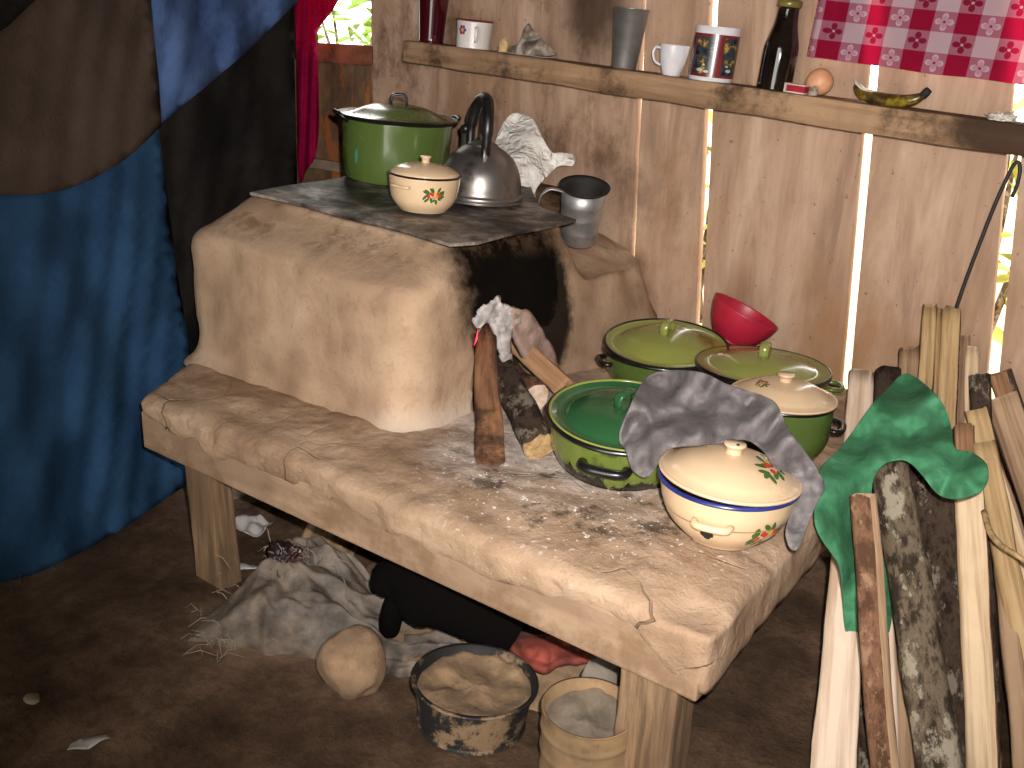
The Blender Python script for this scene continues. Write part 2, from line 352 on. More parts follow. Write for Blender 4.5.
def tube(pts, rad, seg=12, flat=1.0, caps=True, up=None):
    pts = [Vector(p) for p in pts]; n = len(pts); rads = rad if isinstance(rad, (list, tuple)) else [rad] * n
    v, f = [], []; prev = Vector(up) if up else None
    for i, p in enumerate(pts):
        t = (pts[min(i + 1, n - 1)] - pts[max(i - 1, 0)]).normalized()
        if prev is None: prev = Vector((0, 0, 1)) if abs(t.z) < .9 else Vector((1, 0, 0))
        a = (prev - t * prev.dot(t)).normalized(); b = t.cross(a); prev = a
        for k in range(seg):
            an = 2 * math.pi * k / seg; v.append(p + a * math.cos(an) * rads[i] * flat + b * math.sin(an) * rads[i])
    for i in range(n - 1):
        for k in range(seg):
            f.append((i * seg + k, i * seg + (k + 1) % seg, (i + 1) * seg + (k + 1) % seg, (i + 1) * seg + k))
    if caps: f.append(tuple(reversed(range(seg)))); f.append(tuple((n - 1) * seg + k for k in range(seg)))
    return v, f
def box(x0, x1, y0, y1, z0, z1, cuts=0, bev=0.0):
    bm = bmesh.new(); bmesh.ops.create_cube(bm, size=1)
    for q in bm.verts: q.co = Vector((x0 + (q.co.x + .5) * (x1 - x0), y0 + (q.co.y + .5) * (y1 - y0), z0 + (q.co.z + .5) * (z1 - z0)))
    if bev: bmesh.ops.bevel(bm, geom=list(bm.edges), offset=bev, segments=2, affect='EDGES', profile=.6)
    if cuts: bmesh.ops.subdivide_edges(bm, edges=list(bm.edges), cuts=cuts, use_grid_fill=True)
    bm.verts.index_update(); v = [q.co.copy() for q in bm.verts]; f = [tuple(q.index for q in p.verts) for p in bm.faces]; bm.free(); return v, f
def ico(r=1, sub=3):
    bm = bmesh.new(); bmesh.ops.create_icosphere(bm, subdivisions=sub, radius=r); bm.verts.index_update()
    v = [q.co.copy() for q in bm.verts]; f = [tuple(q.index for q in p.verts) for p in bm.faces]; bm.free(); return v, f
def rock(name, p, size, mat, seed, label, cat='stone', rough=.18, group=None, sub=4, facet=.25):
    v, f = ico(1, sub); out = []
    for q in v:
        k = 1 + rough * nz(q, 1.1, seed) + rough * .35 * fbm(q, 3, seed)
        c = noise.cell_vector(q * 1.2 + Vector((seed,) * 3)); k += facet * .12 * (c.x - .5)
        out.append(Vector((q.x * size[0] * k, q.y * size[1] * k, max(q.z, -.75) * size[2] * k)))
    return tag(link(name, out, f, mat, loc=p), label, cat, group)
def tri(poly, sp):
    """fills a 2-D outline with an even triangle mesh"""
    P = []
    n = len(poly)
    for i in range(n):
        a, b = Vector(poly[i]), Vector(poly[(i + 1) % n]); m = max(1, int((b - a).length / sp))
        for k in range(m): P.append(a.lerp(b, k / m))
    nb = len(P); xs = [p.x for p in P]; ys = [p.y for p in P]
    def inside(x, y):
        c = False; j = nb - 1
        for i in range(nb):
            if (P[i].y > y) != (P[j].y > y) and x < (P[j].x - P[i].x) * (y - P[i].y) / (P[j].y - P[i].y) + P[i].x: c = not c
            j = i
        return c
    pts = list(P); y = min(ys) + sp * .5; row = 0
    while y < max(ys):
        x = min(xs) + (sp * .5 if row % 2 else 0)
        while x < max(xs):
            if inside(x, y) and min((Vector((x, y)) - q).length_squared for q in P) > (sp * .55) ** 2: pts.append(Vector((x, y)))
            x += sp
        y += sp * .87; row += 1
    r = delaunay_2d_cdt(pts, [(i, (i + 1) % nb) for i in range(nb)], [list(range(nb))], 1, 1e-6)
    return r[0], [tuple(q) for q in r[2]]
def sheet(name, poly, fn, sp, mat, parent=None, thick=.004, sub=0):
    v2, f = tri(smooth_poly(poly), sp); v = [fn(p.x, p.y) for p in v2]
    o = link(name, v, f, mat, parent)
    if thick:
        m = o.modifiers.new('thickness', 'SOLIDIFY'); m.thickness = thick; m.offset = 0
    if sub:
        m = o.modifiers.new('smooth', 'SUBSURF'); m.levels = m.render_levels = sub
    return o
def smooth_poly(p, n=4):
    q = [p[-2], p[-1]] + list(p) + [p[0], p[1], p[2]]; out = []
    for i in range(2, 2 + len(p)):
        p0, p1, p2, p3 = q[i - 1], q[i], q[i + 1], q[i + 2]
        for k in range(n):
            t = k / n; out.append(tuple(.5 * (2 * p1[c] + (p2[c] - p0[c]) * t + (2 * p0[c] - 5 * p1[c] + 4 * p2[c] - p3[c]) * t * t + (3 * p1[c] - p0[c] - 3 * p2[c] + p3[c]) * t ** 3) for c in (0, 1)))
    return out
def idw(ctrl):
    C = [(x, y, depth(P) if not isinstance(P, (int, float)) else P) for x, y, P in ctrl]
    def g(x, y):
        w = s = 0
        for a, b, d in C:
            k = 1 / ((a - x) ** 2 + (b - y) ** 2 + 30) ** 1.3; w += k; s += k * d
        return s / w
    return g

# ------------------------------------------------------------------ world, flash
w = bpy.data.worlds.new('overcast_daylight'); S.world = w; w.use_nodes = True
bg = w.node_tree.nodes['Background']; bg.inputs[0].default_value = (1.0, .97, .88, 1); bg.inputs[1].default_value = 6.0
fl = bpy.data.lights.new('camera_flash', 'SPOT'); fo = bpy.data.objects.new('camera_flash', fl); COL.objects.link(fo)
fl.energy = 240; fl.spot_size = R(88); fl.spot_blend = .9; fl.shadow_soft_size = .012; fl.color = (1, .97, .96)
fo.matrix_world = Matrix.Translation(CAMP + CAMR @ Vector((.045, .06, .0))) @ (CAMR @ Matrix.Rotation(R(-7), 3, 'Y') @ Matrix.Rotation(R(6), 3, 'X')).to_4x4()

# ------------------------------------------------------------------ setting
WY = 2.43
def struct(o, kind='structure'): o['kind'] = kind; return o
# floor: uneven packed dirt
def floor_h(x, y):
    h = .012 * fbm((x, y, 0), 2.2, 3) + .006 * fbm((x, y, 0), 9, 5)
    h += .05 * max(0, min(1, (y - 1.45) / .5)) * max(0, min(1, (-.9 - x) / .3)) * max(0, min(1, (x + 2.3) / .3))
    return h
v, f = [], []; nx, ny = 150, 130; X0, X1, Y0, Y1 = -3.2, 1.7, -1.5, 2.62
for j in range(ny + 1):
    for i in range(nx + 1):
        x = X0 + (X1 - X0) * i / nx; y = Y0 + (Y1 - Y0) * j / ny; v.append((x, y, floor_h(x, y)))
for j in range(ny):
    for i in range(nx):
        a = j * (nx + 1) + i; f.append((a, a + 1, a + nx + 2, a + nx + 1))
struct(link('floor', v, f, MDIRT))
struct(link('ground', [(-30, 2.62, -.02), (30, 2.62, -.02), (30, 60, -.02), (-30, 60, -.02)], [(0, 1, 2, 3)], plain('sunny_bare_ground', '#cbb793', 1, 0, .1, 3)))
# plank wall with daylight gaps: seams given by their x at two heights, each with a gap width (top, bottom)
def gx(p, q):
    a, b = aty(*p, WY), aty(*q, WY); k = (b.x - a.x) / (b.z - a.z)
    return lambda z: a.x + k * (z - a.z)
seams = [  # right edge of the plank, left edge of the next one
    (gx((437, 70), (434, 130)), .002, .002),
    (gx((507, 78), (503, 150)), .007, .008),
    (gx((637, 95), (628, 292)), .0135, .0135),
    (gx((704, 105), (695, 320)), .030, .024),
    (gx((862, 130), (841, 372)), .025, .024),
    (gx((1004, 175), (987, 362)), .036, .030)]
ZB, ZT = -.05, 2.3
mb = MB()
def plank(lt, lb, rt, rb, y0=WY, th=.026):
    n = 14; v, f = [], []
    for k in range(n + 1):
        t = k / n; z = ZT + (ZB - ZT) * t; l = lt + (lb - lt) * t; r = rt + (rb - rt) * t
        jl = .0016 * nz((l, 0, z), 14, 2); jr = .0016 * nz((r, 1, z), 14, 7)
        v += [(l + jl, y0, z), (r + jr, y0, z), (r + jr, y0 + th, z), (l + jl, y0 + th, z)]
    for k in range(n):
        a = k * 4
        for q in range(4): f.append((a + q, a + (q + 1) % 4, a + 4 + (q + 1) % 4, a + 4 + q))
    f += [(0, 1, 2, 3), (n * 4 + 3, n * 4 + 2, n * 4 + 1, n * 4)]
    return v, f
lg = gx((371, 5), (374, 165)); lt, lb = lg(ZT), lg(ZB)
for i, (g, wt, wb) in enumerate(seams):
    k = (wt - wb) / .6; wT = max(.001, wt + k * .2); wB = max(.001, wb - k * .4)
    mb.add(plank(lt, lb, g(ZT), g(ZB), WY + (.0, .006, .002, .004, 0, .005)[i])); lt, lb = g(ZT) + wT, g(ZB) + wB
mb.add(plank(lt, lb, lt + .42, lb + .40)); mb.add(plank(lt + .425, lb + .405, 1.7, 1.7))
struct(mb.build('wall_back', MW, smooth=False))
# left end of the back wall: opening with a sill and old boards below it
wl = gx((371, 5), (374, 165)); pz = aty(345, 44, WY).z
mb = MB()
xs = [-3.2, -2.86, -2.665, -2.55, -2.43]
for i in range(4):
    mb.add(box(xs[i] + .002, xs[i + 1] - .002, WY + .03 + .004 * (i % 2), WY + .05 + .004 * (i % 2), -.05, pz - .055))
struct(mb.build('wall_rear', MOLDP, smooth=False))
struct(link('wall_far_left', *box(-3.2, -2.72, WY + .01, WY + .03, pz - .06, 2.3), MDARKWOOD, smooth=False))
struct(link('trim_1', *box(-2.72, -2.415, WY - .0, WY + .05, pz - .065, pz, 2, .004), MRUST, smooth=False))
struct(link('trim_2', *box(-2.75, -2.41, WY + .0, WY + .028, .765, .80, 1, .003), plain('pale_batten', '#9c8770', .9), smooth=False))
struct(link('trim_3', *box(-2.60, -2.41, WY + .0, WY + .028, .705, .728, 1, .003), plain('pale_batten_low', '#938070', .9), smooth=False))
struct(link('wall_left', *box(-3.2, -3.15, -1.5, 2.5, -.05, 2.3), MDARKWOOD, smooth=False))
struct(link('wall_right', *box(1.65, 1.7, -1.5, 2.5, -.05, 2.3), MDARKWOOD, smooth=False))
mb = MB(); mb.add(box(-3.2, -.9, -1.5, -1.45, -.05, 2.3)); mb.add(box(.5, 1.7, -1.5, -1.45, -.05, 2.3)); mb.add(box(-.9, .5, -1.5, -1.45, 2.0, 2.3))   # unseen doorway added behind the camera to let in sky fill light
struct(mb.build('wall_front', MDARKWOOD, smooth=False))
struct(link('ceiling', *box(-3.25, 1.75, -1.55, 2.75, 2.3, 2.34), MDARKWOOD, smooth=False))

# shrubs outside
def shrub(name, loc, size, n, mat, label, seed):
    r = random.Random(seed); mb = MB()
    for i in range(n):
        u = Vector((r.gauss(0, 1), r.gauss(0, 1), r.gauss(0, 1))).normalized() * (.55 + .45 * r.random())
        c = Vector((u.x * size[0], u.y * size[1], (u.z + 1) * size[2] + .08)); L = .045 + .045 * r.random()
        M = Matrix.Translation(c) @ Matrix.Rotation(r.random() * 6.3, 4, 'Z') @ Matrix.Rotation(r.uniform(-1, 1), 4, 'X') @ Matrix.Rotation(r.uniform(-.9, .9), 4, 'Y')
        mb.add(([(-L, 0, 0), (-L * .3, L * .33, .01), (L * .5, L * .26, .008), (L, 0, -.01), (L * .5, -L * .26, .008), (-L * .3, -L * .33, .01), (0, 0, -.006)],
                [(0, 1, 6), (1, 2, 6), (2, 3, 6), (3, 4, 6), (4, 5, 6), (5, 0, 6)]), M)
    t = thing(name, label, 'shrub', loc)
    mb.build('foliage', mat, t)
    sm = MB()
    for k in range(4):
        a = k * 1.6; sm.add(tube([(0.02 * k, 0, -.05), (math.cos(a) * .1, math.sin(a) * .1, size[2]), (math.cos(a) * size[0] * .5, math.sin(a) * size[1] * .5, size[2] * 1.7)], [.02, .014, .006], 6))
    sm.build('stem', MBARKL, t)
shrub('leafy_shrub', (-4.75, 4.6, -.02), (.8, .5, .95), 520, MLEAF, 'green leafy shrub outside seen through the opening above the red-brown sill', 3)
shrub('leafy_shrub', (-2.05, 4.3, -.02), (.22, .25, .66), 90, MLEAFY, 'yellow-green shrub outside seen through the wide gap behind the picture mug', 5)
shrub('leafy_shrub', (-.70, 4.0, -.02), (.16, .2, .62), 34, MLEAFY, 'yellow-green shrub outside seen through the gap above the black wire', 9)

# ------------------------------------------------------------------ patchwork curtain on the left
TA, TB = Vector((-1.99, .843, 0)), Vector((-2.125, 1.43, 0)); TD = (TB - TA).normalized(); TN = Vector((TD.y, -TD.x, 0))
if TN.x < 0: TN = -TN
def tarp(x, y):
    d = ray(x, y); t = (TA - CAMP).dot(TN) / d.dot(TN); p = CAMP + d * t
    u = (p - TA).dot(TD); z = p.z
    a = .011 + .011 * max(0, min(1, (u + .1) / .8))
    off = a * math.sin(u * 26 + z * 6 + 2 * nz((u, z, 0), 1.5)) + .015 * nz((u, z * .5, 0), 4, 3) + .005 * nz((u, z, 0), 14, 8) + .012 * math.sin(u * 70 - z * 20 + 3 * nz((u, z, 0), 2.2, 6)) * max(0, min(1, (u - .05) / .3)) + .008 * math.sin(u * 24 - z * 22 + 2 * nz((u, z, 1), 2, 4)) * max(0, min(1, (.75 - z) / .3))
    calm = max(0, min(1, (z - .75) / .2)) * max(0, min(1, (.62 - u) / .15))
    return p + d.normalized() * off * (1 - .65 * calm)
pc = thing('patchwork_curtain', 'large hanging patchwork curtain of blue, brown and black cloths left of the stove', 'curtain', (0, 0, 0))
def panel(name, poly, mat, dx, label):
    v2, f = tri(poly, 9); o = link(name, [tarp(p.x, p.y) + TN * dx for p in v2], f, mat, pc)
    m = o.modifiers.new('thickness', 'SOLIDIFY'); m.thickness = .003; m.offset = 0
    tag(o, label)
def arc(*p): return [q[:2] for q in smoothprof(p, 5)]
hem = arc((-190, 622), (0, 583), (60, 562), (120, 530), (178, 490), (215, 470))
seamA = arc((-190, 198), (0, 195), (35, 194), (70, 186), (100, 172), (130, 152), (158, 125))       # brown bottom edge
seamB = arc((128, -200), (150, 30), (155, 80), (158, 125))                                       # brown right edge
seamC = arc((158, 125), (196, 94), (234, 62), (265, 33), (296, 2), (345, -48))                             # pale blue / black
seamD = arc((158, 125), (166, 190), (178, 280), (190, 352), (205, 440), (215, 470))               # lower blue / black
panel('blue_panel', seamA + seamD[1:] + hem[::-1][1:], MBLU, 0, 'faded dark blue lower panel')
panel('brown_panel', [(-190, -200)] + seamB + seamA[::-1][1:], MBRO, .010, 'dark brown upper left panel')
panel('dark_corner_panel', [(-190, 150), (-190, -200), (150, -200), (60, -24), (24, 3), (0, 26)], MBLK, .020, 'dark cloth folded over the top left corner')
panel('pale_blue_panel', seamB + seamC[1:], MBLU2, .002, 'pleated lighter blue upper panel')
panel('black_panel', seamC[:-5] + [(298, 60), (300, 120), (301, 215), (300, 300), (230, 470)] + seamD[::-1][:-1], MBLK, -.014, 'pleated black panel under the slanted seam')
for i, (a, b) in enumerate(((20, 570), (36, 566), (50, 564), (63, 559), (9, 577))):
    p = tarp(a, b + 3); tag(link('frayed_thread', *tube([p, p + Vector((.004, 0, -.022)), p + Vector((-.006, .004, -.03 - .006 * i))], .0012, 5), MBLU, pc), 'loose dark thread hanging from the hem')

# crimson curtain at the opening
def redc(x, y):
    b = 2.37 + .018 * math.sin((x - 297) * .62 + y * .02) + .010 * nz((x * .05, y * .02, 0), 1, 2); return aty(x, y, b)
o = sheet('crimson_curtain', [(296, -20), (318, -20), (342, -12), (333, 10), (322, 24), (316, 36), (318, 60), (319, 95), (319, 130), (315, 158), (307, 170), (301, 184), (298, 168), (297, 120), (296, 50)], redc, 4, MREDC, None, .002, 1)
tag(o, 'narrow crimson curtain gathered beside the bright opening', 'curtain')

# ------------------------------------------------------------------ shelf
sa, sb = Vector((-2.16, 0, 1.2215)), Vector((-.30, 0, 1.1045))
def shelf_z(x): return sa.z + (sb.z - sa.z) * (x - sa.x) / (sb.x - sa.x)
SH_T = math.atan2(sa.z - sb.z, sb.x - sa.x)
L = (sb - sa).length + .9
t = thing('wall_shelf', 'long smoke-stained wooden shelf board across the plank wall', 'shelf', (sa.x, 2.30, sa.z), (0, SH_T, 0))
v, f = box(0, L, 0, .128, -.064, 0, 0, .006)
bm = bmesh.new(); bv = [bm.verts.new(p) for p in v]; [bm.faces.new([bv[i] for i in q]) for q in f]
bmesh.ops.subdivide_edges(bm, edges=[e for e in bm.edges if abs(e.verts[0].co.x - e.verts[1].co.x) > 1], cuts=60)
for q in bm.verts:
    if q.co.y < .06: q.co.y += .004 * nz(q.co, 9, 3); q.co.z += (.003 * nz(q.co, 5, 9) if q.co.z > -.03 else .004 * nz(q.co, 6, 1))
bm.verts.index_update(); v = [q.co.copy() for q in bm.verts]; f = [tuple(q.index for q in p.verts) for p in bm.faces]; bm.free()
link('board', v, f, MSHELF, t, smooth=False)
def shelf_at(px, py, Y=2.362):
    p = aty(px, py, Y); return Vector((p.x, Y, shelf_z(p.x)))
def wpx(p, px): return px * depth(p) / F

def flower(mb, fn, s, seed, mi=(0, 1, 2, 3)):
    r = random.Random(seed)
    def blob(u, v, a, b, rot, m, n=10, lift=0.0):
        pts = []
        for k in range(n):
            t = 2 * math.pi * k / n; x, y = a * math.cos(t), b * math.sin(t)
            pts.append(fn(u + x * math.cos(rot) - y * math.sin(rot), v + x * math.sin(rot) + y * math.cos(rot), lift))
        pts.append(fn(u, v, lift)); mb.add((pts, [(k, (k + 1) % n, n) for k in range(n)]), None, m)
    for k in range(16):
        an = k * .3927 + r.uniform(-.2, .2); d = s * r.uniform(.55, 1.0); blob(d * math.cos(an) * 1.05, d * math.sin(an) * .62, s * .30, s * .13, an + r.uniform(-.7, .7), 1)
    for u, v_, m in ((-.5, -.12, 0), (.15, .22, 2), (.58, -.02, 0), (.02, -.22, 3), (-.12, .08, 0), (.32, -.05, 3), (-.3, .2, 0), (.4, .2, 0), (.25, -.25, 2)):
        blob(u * s, v_ * s, s * .17, s * .16, 0, m, 10, .0004)
DECM = [MRED, MGRNP, MYELP, MORP]
def side_fn(prof, th0, z0):
    pr = sorted(prof, key=lambda q: q[1])
    def rad(z):
        for (r0, a), (r1, b) in zip(pr, pr[1:]):
            if a <= z <= b and b > a: return r0 + (r1 - r0) * (z - a) / (b - a)
        return pr[-1][0]
    def fn(u, v, l):
        r = rad(z0 + v) + .0007 + l; t = th0 + u / r; return Vector((r * math.cos(t), r * math.sin(t), z0 + v))
    return fn
def lid_fn(prof, th0, r0):
    pr = sorted(prof)
    def zz(r):
        for (a, z0), (b, z1) in zip(pr, pr[1:]):
            if a <= r <= b and b > a: return z0 + (z1 - z0) * (r - a) / (b - a)
        return pr[-1][1]
    def fn(u, v, l):
        c = Vector((r0 * math.cos(th0), r0 * math.sin(th0), 0)); e = Vector((math.cos(th0), math.sin(th0), 0)); g = Vector((-e.y, e.x, 0))
        q = c - e * v + g * (-u) * -1; return Vector((q.x, q.y, zz(q.length) + .0008 + l))
    return fn
def loop_handle(R0, z, th, wid, out, rad, flat=1.0, drop=0.0, n=16):
    """horizontal loop lug on the side of a pot"""
    e = Vector((math.cos(th), math.sin(th), 0)); g = Vector((-e.y, e.x, 0)); pts = []
    for k in range(n + 1):
        a = math.pi * k / n; c = math.cos(a); s = math.sin(a) ** .55
        pts.append(e * (R0 - .003 + out * s) + g * (wid / 2 * (1 if c > 0 else -1) * abs(c) ** .6) + Vector((0, 0, z - drop * s)))
    return tube(pts, rad, 8, flat, up=(0, 0, 1))
def strap(th, h, wid, rad, n=14):
    """upright strap handle on a lid"""
    e = Vector((math.cos(th), math.sin(th), 0)); pts = []
    for k in range(n + 1):
        a = math.pi * k / n; pts.append(e * (wid / 2 * math.copysign(abs(math.cos(a)) ** .5, math.cos(a))) + Vector((0, 0, h * abs(math.sin(a)) ** .5 - .004)))
    return tube(pts, rad, 8, .35, up=(0, 0, 1))
def offs(vf, p): return [Vector(q) + Vector(p) for q in vf[0]], vf[1]

# ------------------------------------------------------------------ earthen table
t = thing('earthen_table', 'long mud-plastered table on wooden legs carrying the clay stove', 'table', (0, 0, 0))
ZTOP, ZBOT = .43, .287
sx0, sx1, sy0, sy1 = -1.90, -.462, 1.172, 2.424
v, f = box(sx0, sx1, sy0, sy1, ZBOT, ZTOP, 0, .03)
bm = bmesh.new(); bv = [bm.verts.new(p) for p in v]; [bm.faces.new([bv[i] for i in q]) for q in f]
for _ in range(7):
    bmesh.ops.subdivide_edges(bm, edges=[e for e in bm.edges if e.calc_length() > .016], cuts=1, use_grid_fill=True)
bmesh.ops.triangulate(bm, faces=[q for q in bm.faces if len(q.verts) > 4])
for q in bm.verts:
    c = q.co.copy()
    fr = max(0, min(1, (1.36 - c.y) / .15)); rt = max(0, min(1, (c.x + .6) / .12))
    n1 = fbm(c, 6, 2); n2 = nz(c, 16, 5)
    q.co.z += (.006 * n1 + .004 * n2 + .003 * nz(c, 34, 3)) * (1 if c.z > .36 else .25)
    # plaster laps over the front board with a wandering lower lip
    lip = .352 + .035 * nz((c.x, 0, 0), 4, 4) + .018 * nz((c.x, 0, 0), 12, 1) - .075 * rt
    bul = max(0, min(1, (c.z - lip) / .012))
    topfall = max(0, min(1, (c.z - .40) / .03))
    wf = max(0, min(1, (1.31 - c.y) / .11)); wf = wf * wf * (3 - 2 * wf)
    if wf > 0:
        q.co.y += wf * (-.011 * bul + .007 * n1 * bul + .004 * n2 + .004 * nz(c, 32, 8) * bul + .016 * topfall)
        q.co.z -= .012 * topfall * fr * wf
    wr = max(0, min(1, (c.x + .60) / .11)); wr = wr * wr * (3 - 2 * wr)
    q.co.x += wr * (.010 * n1 + .004 * n2 - .018 * topfall); q.co.z -= wr * .010 * topfall * (1 + .8 * wf)
    q.co.x -= .035 * (c.y - 1.17) * max(0, min(1, (c.x + .95) / .4))
    if c.x < -1.5: q.co.x -= .55 * min(.4, max(0, c.y - 1.17)) * (-1.5 - c.x) / .4
    if c.x < -1.86: q.co.x += .014 * n1
bm.verts.index_update(); v = [q.co.copy() for q in bm.verts]; f = [tuple(q.index for q in p.verts) for p in bm.faces]; bm.free()
link('mud_slab', v, f, MSLAB, t)
v, f = box(-1.91, -.475, 1.166, 1.20, .284, .375, 0, .005); v = [Vector(p) for p in v]
tag(link('front_board', v, f, MBOARD, t, smooth=False), 'mud-smeared board edge along the front')
def leg(px0, px1, pyb, yb, z1, w2, tw=0):
    pass
def post(x, y, wx, wy, z1, lean=(0, 0), seed=0):
    v, f = box(-wx / 2, wx / 2, -wy / 2, wy / 2, -.03, z1, 8, .006); out = []
    for p in v:
        k = 1 + .05 * nz(p, 7, seed); tt = p.z / z1
        out.append(Vector((p.x * k + x + lean[0] * tt + .003 * nz(p, 20, seed), p.y * k + y + lean[1] * tt, p.z)))
    return out, f
lp = atz(206, 585, 0)
for (x, y, wx, wy, ln, sd) in ((lp.x - .005, lp.y + .04, .092, .06, (-.02, 0), 1), (-.565, 1.225, .105, .075, (.0, -.01), 2), (-1.86, 2.33, .09, .07, (0, 0), 3), (-.60, 2.33, .09, .07, (0, 0), 4)):
    link('leg', *post(x, y, wx, wy, .30, ln, sd), MLEG, t)

# ------------------------------------------------------------------ clay stove
def rrect(x0, x1, y0, y1, r, n=8, back=.12):
    pts = []
    for cx, cy, a0, rr in ((x1, y0, -90, r), (x1, y1, 0, back), (x0, y1, 90, back), (x0, y0, 180, r)):
        sx = 1 if cx == x1 else -1; sy = 1 if cy == y1 else -1
        for k in range(n + 1):
            a = R(a0 + 90 * k / n); pts.append((cx - sx * rr + rr * math.cos(a), cy - sy * rr + rr * math.sin(a)))
    return pts
def resample(pts, n):
    P = [Vector(p) for p in pts]; P.append(P[0]); d = [0]
    for a, b in zip(P, P[1:]): d.append(d[-1] + (b - a).length)
    out = []; j = 0
    for k in range(n):
        s = d[-1] * k / n
        while d[j + 1] < s: j += 1
        u = (s - d[j]) / max(1e-9, d[j + 1] - d[j]); out.append(P[j].lerp(P[j + 1], u))
    return out
prof = smoothprof([(.415, -2.09, -1.255, 1.36, .10), (.435, -2.07, -1.265, 1.375, .10), (.47, -2.06, -1.272, 1.388, .09), (.56, -2.06, -1.275, 1.392, .08), (.66, -2.055, -1.278, 1.392, .08),
                   (.700, -2.050, -1.280, 1.393, .08), (.722, -2.035, -1.286, 1.402, .08), (.738, -2.015, -1.292, 1.428, .08), (.765, -2.00, -1.312, 1.485, .07), (.788, -1.99, -1.330, 1.53, .06), (.803, -1.975, -1.345, 1.555, .06), (.806, -1.88, -1.42, 1.65, .05)], 4)
NS = 150; v, f = [], []
for (z, x0, x1, y0, r) in prof:
    for p in resample(rrect(x0, x1, y0, 2.432, max(r, .02)), NS): v.append(Vector((p.x, p.y, z)))
for k in range(len(prof) - 1):
    for i in range(NS):
        j = (i + 1) % NS; f.append((k * NS + i, k * NS + j, (k + 1) * NS + j, (k + 1) * NS + i))
f.append(tuple((len(prof) - 1) * NS + i for i in range(NS))); f.append(tuple(reversed(range(NS))))
for i, p in enumerate(v):
    up = max(0, min(1, (p.z - .55) / .22))
    dip = max(0, min(1, (p.x + 1.62) / .15)) * max(0, min(1, (p.y - 2.0) / .1))
    bk = max(0, min(1, (p.y - 1.93) / .5)) * max(0, min(1, (p.x + 1.8) / .4)); p.x -= .04 * bk; p.x += .13 * bk * max(0, .74 - p.z) / .33
    z = p.z + up * (-1.3 - p.x) * .055
    dip = dip * dip * (3 - 2 * dip)
    if p.z > .66: z -= dip * max(0, p.z - .71) * 1.0 + dip * (lambda k: k * k * (3 - 2 * k))(max(0, min(1, (p.x + 1.52) / .26))) * .06 * min(1, (p.z - .66) / .05)
    n1 = fbm(p, 5, 4); n2 = nz(p, 14, 2)
    lo = max(0, min(1, (p.z - .43) / .04))
    v[i] = Vector((p.x + (.010 * n1 + .003 * n2) * lo, p.y + (.012 * n1 + .003 * n2) * lo * (1 if p.y < 2.4 else 0), z + .006 * n1 * lo + (.004 * n2 if p.z > .7 else 0)))
st = link('clay_stove', v, f, MSTOVE)
# fire mouth cut through the right face
cut = []
yc, zc = 1.735, .55
outl = [(yc - .125, .40), (yc + .125, .40), (yc + .15, .50), (yc + .13, .575), (yc + .06, .635), (yc - .04, .672), (yc - .11, .648), (yc - .148, .59), (yc - .145, .48)]
outl = smooth_poly(outl, 3)
n = len(outl); cv = [(-1.15, a, b) for a, b in outl] + [(-1.66, yc + (a - yc) * .8, .45 + (b - .45) * .8) for a, b in outl]
cv = [Vector((p[0], p[1] + .006 * nz((0, p[1], p[2]), 40), p[2] + .006 * nz((0, p[1], p[2]), 40, 6))) for p in cv]
cf = [(i, (i + 1) % n, n + (i + 1) % n, n + i) for i in range(n)] + [tuple(range(n)), tuple(reversed(range(n, 2 * n)))]
cu = link('cutter', cv, cf, MSTOVE, smooth=False)
bo = st.modifiers.new('mouth', 'BOOLEAN'); bo.object = cu; bo.operation = 'DIFFERENCE'; bo.solver = 'EXACT'
dg = bpy.context.evaluated_depsgraph_get(); me2 = bpy.data.meshes.new_from_object(st.evaluated_get(dg))
st.modifiers.clear(); st.data = me2; bpy.data.objects.remove(cu)
tag(st, 'rounded tan clay stove with a sooty fire mouth, built on the mud table', 'stove')

# ash lining the mouth, ember
def ashfn(x, y):
    d = 1.3 + .02 * 0; p = atx(x, y, -1.274 + .010 * nz((x * .12, y * .12, 0), 1, 3) + .008 * nz((x * .3, y * .3, 0), 1, 5)); return p
o = sheet('ash_crust', [(474, 322), (480, 308), (490, 303), (497, 296), (502, 304), (514, 309), (520, 322), (512, 330), (509, 342), (511, 362), (507, 372), (500, 356), (494, 330), (486, 322), (479, 330)], ashfn, 3, MASH, None, .012)
tag(o, 'crumbling grey-white ash crust hanging at the fire mouth', 'ash'); o['kind'] = 'stuff'
def ashfn2(x, y):
    return atx(x, y, -1.272 + .010 * nz((x * .1, y * .1, 0), 1, 9))
o = sheet('ash_bank', [(512, 309), (526, 312), (540, 330), (552, 352), (556, 372), (545, 378), (530, 366), (516, 344), (510, 325)], ashfn2, 4, plain('pinkish_ash', '#9c8172', 1, 0, .15, 20, .6), None, .02)
tag(o, 'pinkish ash caked inside the right side of the fire mouth', 'ash'); o['kind'] = 'stuff'
p = atx(473.5, 331, -1.288); v, f = ico(1, 3)
o = link('glowing_ember', [Vector((q.x * .012, q.y * .010, q.z * .034)) * (1 + .25 * nz(q, 2)) for q in v], f, glow('ember_glow', '#ff6a80', 1.6), loc=p); tag(o, 'glowing pink-red ember at the left edge of the fire mouth', 'ember')

